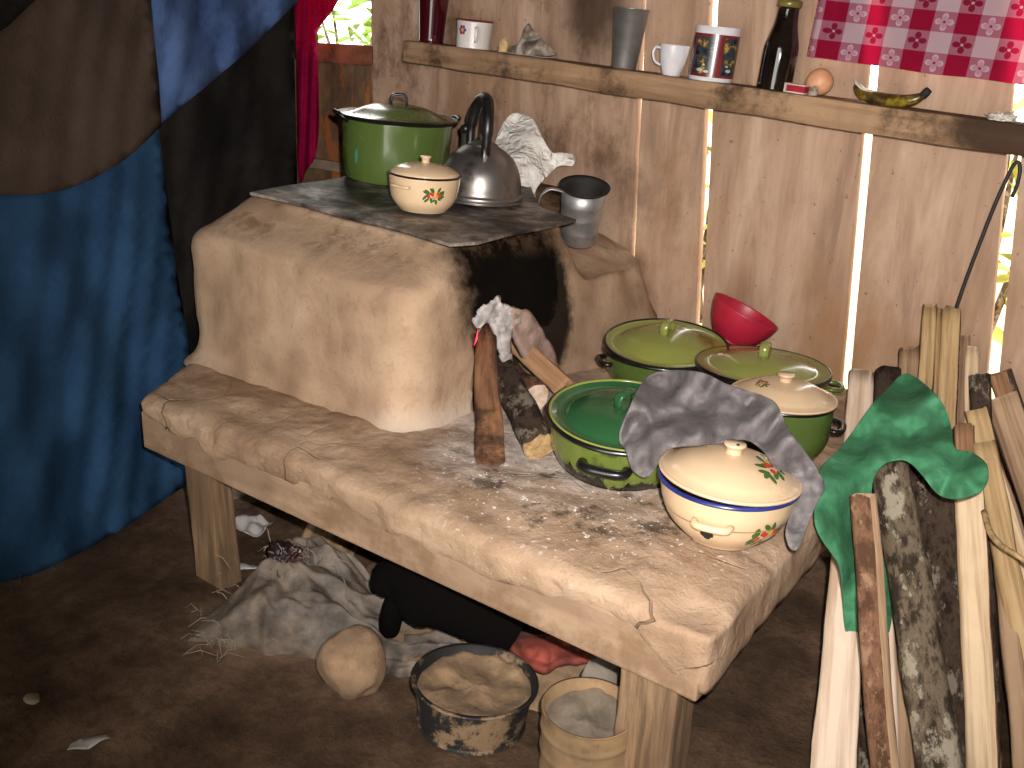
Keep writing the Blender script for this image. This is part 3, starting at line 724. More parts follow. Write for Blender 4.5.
# logs in the mouth
def log(name, a, b, w, h, mat, label, cat='firewood', seed=0, bark=None, roundness=.35, twist=0.0, bend=.0, group=None, endm=None, nseg=22, up=None, taper=(1, 1)):
    """split or round log from a to b; w and h are its width and thickness"""
    a, b = Vector(a), Vector(b); L = (b - a).length; d = (b - a).normalized()
    view = (CAMP - (a + b) / 2).normalized() if up is None else Vector(up)
    yv = (view - d * view.dot(d)).normalized(); xv = yv.cross(d).normalized()
    sec = []
    if roundness >= .99:
        for k in range(20): t = 2 * math.pi * k / 20; sec.append((math.cos(t) * .5, math.sin(t) * .5))
    else:
        for k in range(20):
            t = 2 * math.pi * (k + .5) / 20; c, s = math.cos(t), math.sin(t); e = .25 + .6 * roundness
            sec.append((.5 * math.copysign(abs(c) ** e, c), .5 * math.copysign(abs(s) ** e, s)))
    v, f, m = [], [], []
    for i in range(nseg + 1):
        t = i / nseg; tp = taper[0] + (taper[1] - taper[0]) * t; tw_ = twist * (t - .5)
        cw = bend * math.sin(math.pi * t) + .004 * nz((t * 4, seed, 0), 1, seed)
        for x, y in sec:
            k = 1 + .10 * nz((x * 2, y * 2, t * L * 9), 1, seed) + .05 * nz((x * 5, y * 5, t * L * 26), 1, seed + 3)
            X = (x * math.cos(tw_) - y * math.sin(tw_)) * w * k * tp; Y = (x * math.sin(tw_) + y * math.cos(tw_)) * h * k * tp
            e = (.012 * nz((x * 3, y * 3, seed), 2, seed)) * (1 if i in (0, nseg) else 0)
            v.append((X + cw, Y, t * L + e))
    ns = len(sec)
    for i in range(nseg):
        for k in range(ns):
            f.append((i * ns + k, i * ns + (k + 1) % ns, (i + 1) * ns + (k + 1) % ns, (i + 1) * ns + k))
            isb = 0
            if bark == 'all': isb = 1
            elif bark == 'left': isb = 1 if -sec[k][0] < -.02 + .1 * nz((i * .4, 0, 0), 1, seed) else 0
            elif bark == 'right': isb = 1 if -sec[k][0] > .05 else 0
            elif bark == 'back': isb = 1 if sec[k][1] < -.1 else 0
            elif bark == 'edge': isb = 1 if -sec[k][0] > .42 else 0
            m.append(isb)
    f += [tuple(reversed(range(ns))), tuple(nseg * ns + k for k in range(ns))]; m += [0, 0]
    ends = len(f)
    me_mats = [mat[0], mat[1]] if isinstance(mat, tuple) else [mat]
    if len(me_mats) == 1: m = [0] * len(m)
    body = f[:-2]
    o = link(name, v, f, None, None, False, me_mats, m)
    for p_ in o.data.polygons:
        if len(p_.vertices) == 4: p_.use_smooth = True
    M = Matrix((xv, yv, d)).transposed().to_4x4(); M.translation = a; o.matrix_world = M
    return tag(o, label, cat, group)
def sizeat(p, px): return px * depth(p) / F
a = atz(490, 456, .456); b = atx(484, 318, -1.36); log('fire_log', a, b, sizeat(a, 29), .045, MCHAR, 'charred flat log sticking straight out of the fire mouth, nearest the soot', seed=4, roundness=.15, taper=(1.0, .82))
a = atz(540, 447, .452); b = atx(496, 360, -1.33); log('fire_log', a, b, sizeat(a, 33), .05, (MYEL, MBARKD), 'short bark-covered log lying beside the charred log, pale cut end forward', seed=8, bark='all', roundness=.5)
a = atz(566, 390, .468); b = atx(506, 334, -1.37); log('fire_log', a, b, sizeat(a, 22), .045, MBRN, 'brown split stick reaching out of the fire mouth behind the green pan', seed=12, roundness=.2)
a = atz(534, 399, .455); b = atx(500, 370, -1.42); log('fire_log', a, b, sizeat(a, 34), .06, (MPINK, MBARKR), 'round log stub in the fire mouth showing its pale cut end', seed=15, bark='all', roundness=1.0)

# ------------------------------------------------------------------ iron plate
def plz(x): return .822 + (-1.34 - x) * .052
def atplate(x, y):
    d = ray(x, y); p0 = Vector((-1.34, 0, .822)); n = Vector((.052, 0, 1)); t = (p0 - CAMP).dot(n) / d.dot(n); return CAMP + d * t
pts = [atplate(*q) for q in ((250, 194), (300, 205), (380, 225), (420, 237), (450, 244.5), (478, 243), (520, 234), (576, 222))]
pts += [atplate(540, 209), Vector((-1.62, 2.26, plz(-1.62))), Vector((-1.98, 2.34, plz(-1.98))), Vector((-2.02, 2.2, plz(-2.02)))]
pts[0:0] = []
def platefn(x, y): return Vector((x, y, plz(x) + .006 * nz((x, y, 0), 5, 3) - .003))
v2, f = tri([(p.x, p.y) for p in pts], .03); o = link('griddle_plate', [platefn(p.x, p.y) for p in v2], f, MSOOTPL, smooth=False)
m = o.modifiers.new('thickness', 'SOLIDIFY'); m.thickness = .007; m.offset = 1
tag(o, 'blackened flat iron plate covering the top of the clay stove', 'griddle')
PT = -math.atan(.052) * -1

# ------------------------------------------------------------------ pots
def pot(name, label, loc, rot, prof, bmat, rim, rimmat, lidprof, lidmat, lidrim, handles, knob, extras=None, lidoff=(0, 0, 0), lidrot=(0, 0, 0), zl=None):
    t = thing(name, label, 'pot', loc, rot)
    P = smoothprof(prof, 5); Rr, H = P[-1]
    inner = [(max(0, r - .004), max(z, .006)) for r, z in reversed(P)]
    link('body', *lathe(P + inner, 72), bmat, t)
    link('rim', *lathe([(Rr + rim * math.cos(a), H + rim * math.sin(a)) for a in [2 * math.pi * k / 10 for k in range(11)]], 72), rimmat, t)
    for vf, mt in handles: link('handle', *vf, mt, t)
    if lidprof:
        LP = smoothprof(lidprof, 5)
        ld = link('lid', *lathe(LP + [(max(0, r - .001), z - .004) for r, z in reversed(LP)], 72), lidmat, t)
        ld.location = Vector((0, 0, H if zl is None else zl)) + Vector(lidoff); ld.rotation_euler = lidrot
        if lidrim: link('lid_rim', *lathe([(LP[-1][0] + lidrim[0] * math.cos(a), LP[-1][1] - .002 + lidrim[0] * math.sin(a)) for a in [2 * math.pi * k / 8 for k in range(9)]], 72), lidrim[1], ld)
        if knob:
            for vf, mt, nm in knob: link(nm, *vf, mt, ld)
        if extras: extras(t, ld, P, LP)
    return t
def button(z, r=.018, h=.018):
    return lathe(smoothprof([(r * .75, z - .004), (r * .72, z + h * .5), (r, z + h * .8), (r * .95, z + h)], 3) + [(0, z + h * 1.05)], 24)

# big green stock pot
loc = Vector((-1.858, 1.953, plz(-1.858) + .0085))
lp_ = [(0, .036), (.03, .035), (.075, .028), (.115, .013), (.138, .006), (.160, .004)]
pot('stock_pot', 'tall green enamel stock pot with lid at the back of the stove', loc, (0, PT, 0),
    [(0, 0), (.118, 0), (.137, .012), (.143, .06), (.146, .115), (.149, .162)], MGREEN, .005, MBLACK, lp_, MGREEN, (.004, MBLACK),
    [(loop_handle(.147, .152, im(205), .06, .026, .007, .8, -.02), MBLACK), (loop_handle(.147, .152, im(25), .06, .026, .007, .8, -.02), MBLACK)],
    [(offs(strap(im(10), .028, .042, .012), (0, 0, .036)), MBLACK, 'knob')], zl=.164,
    extras=lambda t, ld, P, LP: [link('enamel_chip', *lathe([(.0001, 0), (.009, .0005)], 8), plain('teal_chip', '#3f7d6a', .4), t, loc=None).__setattr__('matrix_local', Matrix.Translation(Vector((math.cos(im(-128)) * .1445, math.sin(im(-128)) * .1445, .068))) @ Matrix.Rotation(im(-128), 4, 'Z') @ Matrix.Rotation(R(90), 4, 'Y') @ Matrix.Diagonal((2.2, .7, 1, 1)))])

# small cream pot on the plate
def creamdec(th, z, s, lth, lr, ls, seed, side=True):
    def ex(t, ld, P, LP):
        if side:
            mb = MB(); flower(mb, side_fn([q for q in P if q[0] > .02], th, z), s, seed); mb.build('flower_decal', None, t, mats=DECM)
        if ls:
            mb = MB(); flower(mb, lid_fn(LP, lth, lr), ls, seed + 1); mb.build('flower_decal', None, ld, mats=DECM)
    return ex
loc = Vector((-1.527, 1.700, plz(-1.527) + .0085)); r0 = .0835
pot('enamel_bowl', 'small cream enamel bowl with lid and berry decal at the front of the stove plate', loc, (0, PT, 0),
    [(0, 0), (.048, 0), (.058, .005), (.074, .025), (.081, .055), (r0, .084)], MCREAM, .0025, MBLACK,
    [(0, .024), (.02, .0235), (.055, .017), (.075, .008), (r0 - .002, .002)], MCREAM, None,
    [(loop_handle(.083, .062, im(-125), .05, .010, .0035, 1), MCREAM), (loop_handle(.083, .062, im(55), .05, .010, .0035, 1), MCREAM)],
    [(button(.023, .013, .017), MCREAM, 'knob')], creamdec(im(-68), .048, .024, im(-60), .04, 0, 3), zl=.086)

# front cream pot
loc = Vector((-.575, 1.425, ZTOP + .004)); r0 = .116
def frontdec(t, ld, P, LP):
    creamdec(im(-60), .045, .034, im(-18), .064, .038, 11)(t, ld, P, LP)
    mb = MB(); fn = side_fn([q for q in P if q[0] > .02], im(-118), .042)
    for (u, v_, a) in ((-.004, 0, .007), (.005, .001, .007), (0, -.006, .006)):
        pts = [fn(u + a * math.cos(k * .63), v_ + a * math.sin(k * .63), .0001) for k in range(10)] + [fn(u, v_, .0001)]; mb.add((pts, [(k, (k + 1) % 10, 10) for k in range(10)]))
    mb.build('enamel_chip', MDARKIN, t)
    link('seam_line', *lathe([(P_r(P, .058) + .0006, .057), (P_r(P, .0592) + .0006, .0592)], 72), plain('seam_shadow', '#8f744a', .4), t)
def P_r(P, z):
    for (r0_, a), (r1_, b) in zip(P, P[1:]):
        if a <= z <= b: return r0_ + (r1_ - r0_) * (z - a) / max(1e-9, b - a)
    return P[-1][0]
pot('enamel_bowl', 'large cream enamel bowl with lid and blue rim at the front corner of the table', loc, (0, 0, 0),
    [(0, 0), (.055, 0), (.066, .006), (.094, .034), (.109, .066), (.114, .09), (r0, .104)], MCREAM, .004, MBLUE,
    [(0, .042), (.022, .0415), (.06, .034), (.09, .021), (.104, .012), (r0 + .001, .006)], MCREAM, (.0035, MCREAM),
    [(loop_handle(.108, .066, im(-113), .058, .020, .0065, 1), MCREAM), (loop_handle(.110, .070, im(65), .055, .016, .0045, 1), MCREAM)],
    [(button(.040, .019, .020), MCREAM, 'knob'), ((lambda a: a)(MB().add(offs(ico(.0028, 2), (.006, -.006, .0615))).add(offs(ico(.0028, 2), (-.002, -.010, .0613))).__dict__ and (offs(ico(.003, 2), (.008, -.008, .0605)))), MDARKIN, 'hole')], frontdec,
    lidoff=(0, 0, .006), lidrot=(R(-1.5), R(2.2), 0))

# wide green pan
loc = Vector((-.866, 1.566, ZTOP + .013)); r0 = .150
pot('wide_pan', 'wide scorched green enamel pan with deep green lid, left front of the pots', loc, Matrix.Rotation(R(7.5), 3, Vector((math.cos(R(YAW)), math.sin(R(YAW)), 0))).to_euler(),
    [(0, 0), (.112, 0), (.128, .008), (.140, .035), (.145, .065), (r0, .098)], MGREENB, .0055, MBLACK,
    [(0, .030), (.03, .029), (.075, .022), (.105, .010), (.118, .002), (.132, .003), (.146, .010)], MGREEND, (.0035, MGREENL),
    [(loop_handle(.144, .060, im(-108), .085, .022, .0105, .9), MBLACK), (loop_handle(.143, .060, im(68), .085, .022, .008, .8), MBLACK)],
    [(offs(strap(im(40), .030, .046, .011), (0, 0, .030)), MGREEND, 'knob')], zl=.094)
# back green pot
loc = Vector((-1.04, 2.06, ZTOP + .004)); r0 = .150
pot('green_pot', 'olive green enamel pot with light lid, back left by the wall', loc, (0, 0, 0),
    [(0, 0), (.10, 0), (.12, .008), (.140, .04), (.146, .07), (r0, .088)], MGREEN, .005, MBLACK,
    [(0, .036), (.03, .035), (.075, .026), (.108, .010), (.120, .004), (.136, .004), (.150, .008)], MGREENL, (.004, MBLACK),
    [(loop_handle(.146, .065, im(-170), .07, .022, .007, .8), MBLACK), (loop_handle(.146, .065, im(10), .07, .022, .007, .8), MBLACK)],
    [(offs(strap(im(60), .032, .046, .011), (0, 0, .035)), MGREENL, 'knob')], lidrot=(R(7), R(3), 0), lidoff=(0, 0, .014), zl=.090)
# right green pot
loc = Vector((-.785, 2.055, ZTOP + .004)); r0 = .150
pot('green_pot', 'olive green enamel pot with light lid and looped handle, back right by the wall', loc, (0, 0, 0),
    [(0, 0), (.10, 0), (.12, .008), (.138, .04), (.144, .075), (r0, .105)], MGREEN, .005, MBLACK,
    [(0, .034), (.03, .033), (.075, .026), (.112, .012), (.122, .007), (.136, .006), (.152, .008)], MGREENL, (.003, MBLACK),
    [(loop_handle(.146, .080, im(-10), .06, .038, .007, .8), MGREEN), (loop_handle(.146, .080, im(170), .06, .038, .007, .8), MGREEN)],
    [(offs(strap(im(70), .030, .040, .012), (0, 0, .033)), MGREENL, 'knob')], zl=.106)
# cream-lidded green pot
loc = Vector((-.656, 1.855, ZTOP + .004)); r0 = .104
pot('green_pot', 'green enamel pot with cream flowered lid behind the large cream bowl', loc, (0, 0, 0),
    [(0, 0), (.075, 0), (.088, .008), (.102, .04), (.105, .08), (r0, .118)], MGREEN, .005, MBLACK,
    [(0, .034), (.02, .0335), (.055, .028), (.082, .016), (.095, .008), (.107, .004)], MCREAM, (.003, MCREAM),
    [(loop_handle(.105, .075, im(-20), .07, .024, .007, .8), MBLACK), (loop_handle(.105, .075, im(160), .07, .024, .007, .8), MBLACK)],
    [(button(.032, .018, .018), MCREAM, 'knob')], creamdec(0, .05, 0, im(190), .05, .018, 5, False), zl=.121)
# red bowl tipped against the wall
rb = aty(743, 322, 2.30)
t = thing('plastic_bowl', 'red plastic bowl tipped against the plank wall behind the green pots', 'bowl')
fwd = Vector((-math.sin(R(YAW)), math.cos(R(YAW)), 0)); rgt = Vector((math.cos(R(YAW)), math.sin(R(YAW)), 0))
t.matrix_world = Matrix.Translation(aty(730, 338, 2.27)) @ Matrix.Rotation(R(24), 4, fwd) @ Matrix.Rotation(R(2), 4, rgt)
P = smoothprof([(0, 0), (.045, 0), (.052, .004), (.072, .03), (.086, .06), (.092, .082)], 5)
link('bowl_wall', *lathe(P + [(max(0, r - .003), max(z, .004)) for r, z in reversed(P)], 56), MREDP, t)
link('foot_ring', *lathe([(.042, -.006), (.048, -.006), (.049, .003), (.043, .003), (.042, -.006)], 48), MREDP, t)

# kettle
loc = Vector((-1.560, 1.950, plz(-1.560) + .0085)); t = thing('kettle', 'steel dome kettle with black loop handle beside the stock pot', 'kettle', loc, (0, PT, 0)); t.scale = (.93, .93, .93)
P = smoothprof([(0, 0), (.112, 0), (.121, .006), (.122, .016), (.117, .024), (.114, .05), (.104, .085), (.082, .118), (.052, .139), (.040, .145)], 5)
link('body', *lathe(P, 80), MSTEELK, t)
link('lid', *lathe(smoothprof([(.042, .144), (.038, .150), (.018, .156), (.010, .157)], 4) + [(.009, .160), (.013, .166), (.012, .174), (0, .177)], 48), MSTEELK, t)
fe, be = im(-80), im(124)
near = Vector((math.cos(fe), math.sin(fe), 0)); far = Vector((math.cos(be), math.sin(be), 0))
pts = smoothprof([tuple(near * .066 + Vector((0, 0, .128))), tuple(near * .072 + Vector((0, 0, .175))), tuple(near * .062 + Vector((0, 0, .225))), tuple(near * .028 + Vector((0, 0, .262))), tuple(far * .02 + Vector((0, 0, .265))), tuple(far * .05 + Vector((0, 0, .235))), tuple(far * .066 + Vector((0, 0, .185))), tuple(far * .066 + Vector((0, 0, .13)))], 5)
link('handle', *tube(pts, [.013] * 6 + [.016] * (len(pts) - 12) + [.013] * 6, 12), MBLACKP, t)
for e in (near, far):
    link('bracket', *tube([e * .082 + Vector((0, 0, .112)), e * .075 + Vector((0, 0, .130)), e * .071 + Vector((0, 0, .150))], .011, 8, .35), MALU, t)
far2 = Vector((math.cos(im(112)), math.sin(im(112)), 0)); sp = link('spout', *tube([far * .085 + Vector((-.02, 0, .08)), far2 * .10 + Vector((-.018, 0, .12)), far2 * .105 + Vector((-.018, 0, .16))], [.02, .015, .012], 16), MSTEELK, t)
v, f = ico(.017, 3); link('whistle', [q + far2 * .105 + Vector((-.018, 0, .172)) for q in v], f, MBLACKP, sp)

# aluminium jug
loc = Vector((-1.405, 2.195, .727)); t = thing('metal_jug', 'dented aluminium jug with dark open rim behind the plate corner', 'jug', loc, (R(13), R(12), 0))
P = [(0, 0), (.047, 0), (.050, .004), (.052, .035), (.0535, .038), (.053, .041), (.054, .075), (.0555, .078), (.055, .081), (.056, .112), (.0575, .115), (.057, .118), (.058, .155)]
link('body', *lathe(P + [(.0565, .155), (.05, .01), (0, .008)], 56), MALU, t)
link('rim', *lathe([(.0575, .150), (.067, .158), (.068, .161), (.056, .157), (.050, .140), (.046, .02), (0, .015)], 56), MDARKIN, t)
e = Vector((math.cos(im(184)), math.sin(im(184)), 0))
link('handle', *tube(smoothprof([tuple(e * .055 + Vector((0, 0, .142))), tuple(e * .092 + Vector((0, 0, .146))), tuple(e * .116 + Vector((0, 0, .115))), tuple(e * .108 + Vector((0, 0, .066))), tuple(e * .054 + Vector((0, 0, .03)))], 6), .008, 8, .35), MALU, t)

def crumpled(x, y, s):
    a = abs(nz((x * .022, y * .022, s), 1, s)); b = abs(nz((x * .05 + 3, y * .05, s), 1, s + 2)); c = abs(nz((x * .11, y * .11 + 5, s), 1, s + 4))
    return .05 * a + .028 * b + .012 * c - .03
# crumpled white bag behind the kettle
bag = idw([(510, 120, aty(510, 120, 2.36)), (540, 150, aty(540, 150, 2.34)), (520, 170, aty(520, 170, 2.25)), (505, 205, aty(505, 205, 2.2)), (570, 165, aty(570, 165, 2.38)), (535, 195, aty(535, 195, 2.27))])
def bagfn(x, y): return atd(x, y, bag(x, y) + 1.3 * crumpled(x * 1.3, y * 1.3, 5))
tag(sheet('plastic_bag', [(493, 150), (500, 128), (512, 113), (524, 114), (534, 120), (542, 136), (552, 152), (561, 152), (575, 155), (573, 166), (560, 166), (548, 176), (536, 190), (534, 206), (512, 215), (494, 210), (490, 180)], bagfn, 5, MWHITEBAG, None, .006, 1), 'crumpled bright white plastic bag against the wall behind the kettle', 'bag')

# ------------------------------------------------------------------ things on the shelf
def onshelf(px, py): return shelf_at(px, py)
SR = (0, SH_T, 0)
# dark red glass
p = onshelf(431, 38); t = thing('drinking_glass', 'tall dark red glass at the left end of the shelf', 'glass', p, SR)
link('glass_wall', *lathe(smoothprof([(0, .002), (.037, 0), (.038, .01), (.041, .06), (.046, .12), (.051, .17)], 5) + [(.048, .17), (.037, .02), (0, .015)], 48), MWINE, t)
# enamel cup
p = onshelf(473, 45); t = thing('enamel_cup', 'white enamel cup with chipped red rim and a small flower', 'cup', p, SR)
r0 = wpx(p, 18); P = smoothprof([(0, 0), (r0 * .88, 0), (r0 * .95, .004), (r0 * .97, .04), (r0, .078)], 4)
link('body', *lathe(P + [(r0 - .002, .078), (r0 - .004, .006), (0, .005)], 48), MWHITEE, t)
link('rim', *lathe([(r0 + .0025 * math.cos(a), .078 + .0025 * math.sin(a)) for a in [k * .785 for k in range(9)]], 48), MREDE, t)
link('handle', *tube(smoothprof([tuple(Vector((math.cos(im(-82)), math.sin(im(-82)), 0)) * q + Vector((0, 0, z))) for q, z in ((r0 * .96, .06), (r0 + .018, .058), (r0 + .022, .038), (r0 + .016, .022), (r0 * .95, .02))], 4), .005, 8, .6), MWHITEE, t)
mb = MB(); fn = side_fn(P[4:], im(-128), .05)
for k in range(6):
    a = k * 1.047; mb.add(([fn(.009 * math.cos(a) + .0055 * math.cos(j), .009 * math.sin(a) + .0055 * math.sin(j), 0) for j in range(6)], [(0, 1, 2, 3, 4, 5)]), None, k % 2)
mb.add(([fn(.004 * math.cos(j), .004 * math.sin(j), .0003) for j in range(6)], [(0, 1, 2, 3, 4, 5)]), None, 2)
mb.build('flower_decal', None, t, mats=[plain('decal_blue', '#46508c', .2), MRED, MYELP])
# crumpled plastic and paper
def crumple(name, p, size, mat, seed, label, cat, rot=(0, 0, 0), amp=.6):
    v, f = ico(1, 5); out = []
    for q in v:
        k = .72 + amp * (.55 * nz(q, 1.1, seed) + .9 * abs(nz(q, 2.3, seed)) + .55 * abs(nz(q, 5.5, seed + 1)) - .3)
        out.append(Vector((q.x * size[0] * k, q.y * size[1] * k, (max(-.35, q.z) + .35) * size[2] * k)))
    o = link(name, out, f, mat, loc=p); o.rotation_euler = rot; return tag(o, label, cat)
p = onshelf(531, 52); pa = thing('paper_scrap', 'flat pale paper under the crumpled plastic bag on the shelf', 'paper', p, SR)
v2, f = tri([(-.075, -.04), (.03, -.052), (.085, -.03), (.08, .02), (-.02, .045), (-.07, .03)], .012)
o = link('paper_sheet', [(q.x, q.y, .003 + .002 * nz((q.x, q.y, 0), 30)) for q in v2], f, MPAPER, pa); m = o.modifiers.new('t', 'SOLIDIFY'); m.thickness = .001
def bagf2(x, y):
    q = aty(x, y, 2.352 + .8 * crumpled(x * 2.2, y * 2.2, 11) - .02 * max(0, 1 - abs(x - 530) / 25)); return q
tag(sheet('plastic_bag', [(506, 52), (511, 46), (517, 44), (521, 37), (524, 29), (529, 23), (533, 29), (538, 33), (543, 40), (549, 46), (557, 54), (546, 56), (530, 55), (516, 55)], bagf2, 2.5, plain('grey_clear_plastic', '#8a7c6e', .35, 0, .35, 20, .8), None, .004, 1), 'small crumpled greyish plastic bag lying on paper on the shelf', 'bag')
p = onshelf(506, 45); crumple('cream_lump', p + Vector((-.002, -.01, .001)), (.018, .016, .04), plain('cream_crust', '#c9a877', .8), 9, 'small cream lump beside the grey plastic bag on the shelf', 'lump', amp=.3)
# steel tumbler
p = onshelf(624, 65); t = thing('steel_tumbler', 'tall tapered stainless steel tumbler on the shelf', 'tumbler', p, SR); k = wpx(p, 1)
r1, r2, h = 12.3 * k, 17.5 * k, 57 * k
link('body', *lathe([(0, 0), (r1 * .95, 0), (r1, .004), (r2 - .0005, h - .004), (r2 + .001, h - .002), (r2 + .001, h), (r2 - .0015, h), (r1 - .001, .006), (0, .005)], 56), MSTEEL, t)
# teacup
p = onshelf(671, 71); t = thing('teacup', 'small white porcelain teacup between tumbler and picture mug', 'cup', p, SR); k = wpx(p, 1)
P = smoothprof([(0, 0), (8 * k, 0), (9 * k, .003), (12 * k, 10 * k), (14.2 * k, 20 * k), (15 * k, 29 * k)], 5)
link('body', *lathe(P + [(r - .0018, max(z, .004)) if r > .003 else (0, .004) for r, z in reversed(P)], 48), MPORC, t)
e = Vector((math.cos(im(186)), math.sin(im(186)), 0))
link('handle', *tube(smoothprof([tuple(e * q * k + Vector((0, 0, z * k))) for q, z in ((14, 25), (19, 25), (21, 19), (18, 12), (12, 9))], 5), .0035, 8), MPORC, t)
# picture mug
scenic = NT('print_landscape'); scenic.color(scenic.ramp(scenic.noise(34, (1, 1, 1.2), 5, .7, loc=(.31, .7, .2)), [(.38, lin('#121318')), (.50, lin('#2c3740')), (.57, lin('#4a3a2a')), (.64, lin('#a88d44')), (.72, lin('#7d4a2c'))])); scenic.p(Roughness=.25); scenic = scenic.m
p = onshelf(710, 80); t = thing('picture_mug', 'white mug printed with dark landscape panels in red frames', 'mug', p, SR); k = wpx(p, 1)
r0, h = 22 * k, 51 * k
P = [(r0 * .97, 0), (r0, .003), (r0, h * .5), (r0, h)]
link('body', *lathe([(0, 0), (r0 * .97, 0), (r0, .003), (r0, h - .002), (r0 - .001, h), (r0 - .004, h), (r0 - .004, .005), (0, .005)], 64), MPORC, t)
fn = side_fn(P, im(-90), 0)
mb = MB()
def patch(u0, u1, z0, z1, mi, lift, n=10):
    pts = []
    for i in range(n + 1):
        u = u0 + (u1 - u0) * i / n; pts += [fn(u, z0, lift), fn(u, z1, lift)]
    mb.add((pts, [(2 * i, 2 * i + 2, 2 * i + 3, 2 * i + 1) for i in range(n)]), None, mi)
def ell(u, z, a, b, mi, lift, n=14):
    mb.add(([fn(u + a * math.cos(6.2832 * i / n), z + b * math.sin(6.2832 * i / n), lift) for i in range(n)] + [fn(u, z, lift)], [(i, (i + 1) % n, n) for i in range(n)]), None, mi)
patch(-1.5 * r0, 1.5 * r0, h * .08, h * .86, 0, .0003, 40)                    # red ground
for c, wd in ((-.62, .50), (.62, .40), (-1.45, .2)):
    patch((c - wd) * r0, (c + wd) * r0, h * .13, h * .80, 1, .0006, 12)
for (a, z, w_, h_) in ((-.75, .2, .16, .03), (-.45, .18, .12, .025), (.6, .22, .16, .03), (.48, .3, .08, .02), (-.6, .3, .07, .02)): ell(a * r0, h * z, w_ * r0, h * h_, 2, .0009)
mb.build('printed_panel', None, t, mats=[plain('print_red', '#6d2426', .25), scenic, plain('print_snow', '#b5a99c', .25)])
# dark bottle
p = onshelf(774, 86); t = thing('glass_bottle', 'dark glass bottle with stopper standing on the shelf', 'bottle', p, SR); k = wpx(p, 1)
link('body', *lathe(smoothprof([(0, 0), (15 * k, 0), (17 * k, 2 * k), (17.2 * k, 12 * k), (17 * k, 38 * k), (14.5 * k, 50 * k), (11.5 * k, 62 * k), (10.2 * k, 76 * k)], 5) + [(11.8 * k, 77 * k), (11.8 * k, 83 * k), (9.5 * k, 84 * k), (0, 84 * k)], 56), MGLASS, t)
link('collar', *lathe([(10.4 * k, 76.5 * k), (12 * k, 77 * k), (12.2 * k, 80 * k), (12 * k, 83 * k), (10 * k, 83.4 * k)], 48), plain('olive_collar', '#6b5f2c', .25), t)
link('stopper', *lathe(smoothprof([(7 * k, 83 * k), (7.5 * k, 87 * k), (5 * k, 92 * k), (0, 94 * k)], 3), 24), MBLACKP, t)
# red packet, egg, skin, scrap
p = aty(797, 89, 2.33); p = Vector((p.x, 2.33, shelf_z(p.x))); t = thing('red_packet', 'small flat red and white packet between bottle and egg', 'packet', p, (0, SH_T, R(-8))); k = wpx(p, 1)
link('box', *box(-12 * k, 11 * k, -.014, .014, 0, 9 * k, 0, .001), plain('packet_white', '#bfae9c', .6), t, smooth=False)
link('band', *box(-9 * k, 11.2 * k, -.0146, .0146, 1.5 * k, 7.5 * k, 0, .0005), plain('packet_red', '#96182c', .5), t, smooth=False)
crumple('foil_scrap', Vector((aty(813, 92, 2.325).x, 2.325, shelf_z(aty(813, 92, 2.325).x))), (.014, .012, .016), plain('silver_foil', '#a89a8a', .4, .3, .2, 30), 3, 'tiny silver foil scrap in front of the egg', 'foil')
p = aty(818, 93, 2.366); p = Vector((p.x, 2.366, shelf_z(p.x) + .0001)); v, f = ico(1, 4); k = wpx(p, 1)
tag(link('egg', [Vector((q.x * (13.4 - .8 * q.z) * k, q.y * 14.5 * k * (1 + .12 * q.y), (q.z + 1) * 13 * k)) for q in v], f, MEGG, loc=p), 'brown hen egg on the shelf right of the bottle', 'egg')
sk = NT('blackened_banana_skin'); sk.color(sk.ramp(sk.noise(38, (1, 1, 1), 5, .7), [(.38, lin('#241a0e')), (.5, lin('#4a3815')), (.66, lin('#87701f'))])); sk.p(Roughness=.3); sk = sk.m
p = aty(888, 103, 2.345); p = Vector((p.x, 2.345, shelf_z(p.x))); k = wpx(p, 1); t = thing('banana_skin', 'curved blackened banana skin lying on the shelf under the checked cloth', 'banana', p, SR)
pts = smoothprof([(-36, 4, 15), (-27, 0, 8), (-14, 0, 5.5), (2, 0, 5), (18, -2, 7), (28, -2, 11), (33, -1, 15)], 5)
link('skin', *tube([(a * k, b * k, c * k) for a, b, c in pts], [(1.5 + 6.2 * math.sin(math.pi * min(1, (i + 2) / (len(pts) + 1))) ** .6) * k for i in range(len(pts))], 12, .85), sk, t)
tag(link('peeled_tip', *tube([(a * k, b * k - .003, c * k + .003) for a, b, c in ((-40, 4, 21), (-36, 3, 15), (-28, 0, 11), (-18, -3, 10.5), (-10, -3, 11))], [.001, .005, .006, .005, .001], 8, .6), plain('pale_inner_skin', '#c9bfae', .3, .1, .2, 30), t), 'pale silvery tip')
link('stem', *tube([(a * k, b * k, c * k) for a, b, c in ((31, -1, 13), (34, -1, 17), (36, -1, 20))], [.009, .010, .008], 10), MDARKIN, t)
p = aty(1002, 118, 2.37); p = Vector((p.x, 2.36, shelf_z(p.x))); crumple('plastic_scrap', p, (.035, .03, .016), plain('clear_scrap', '#bdb3a4', .3, 0, .2, 20), 2, 'small pale plastic scrap on the shelf at the right gap', 'scrap', SR)

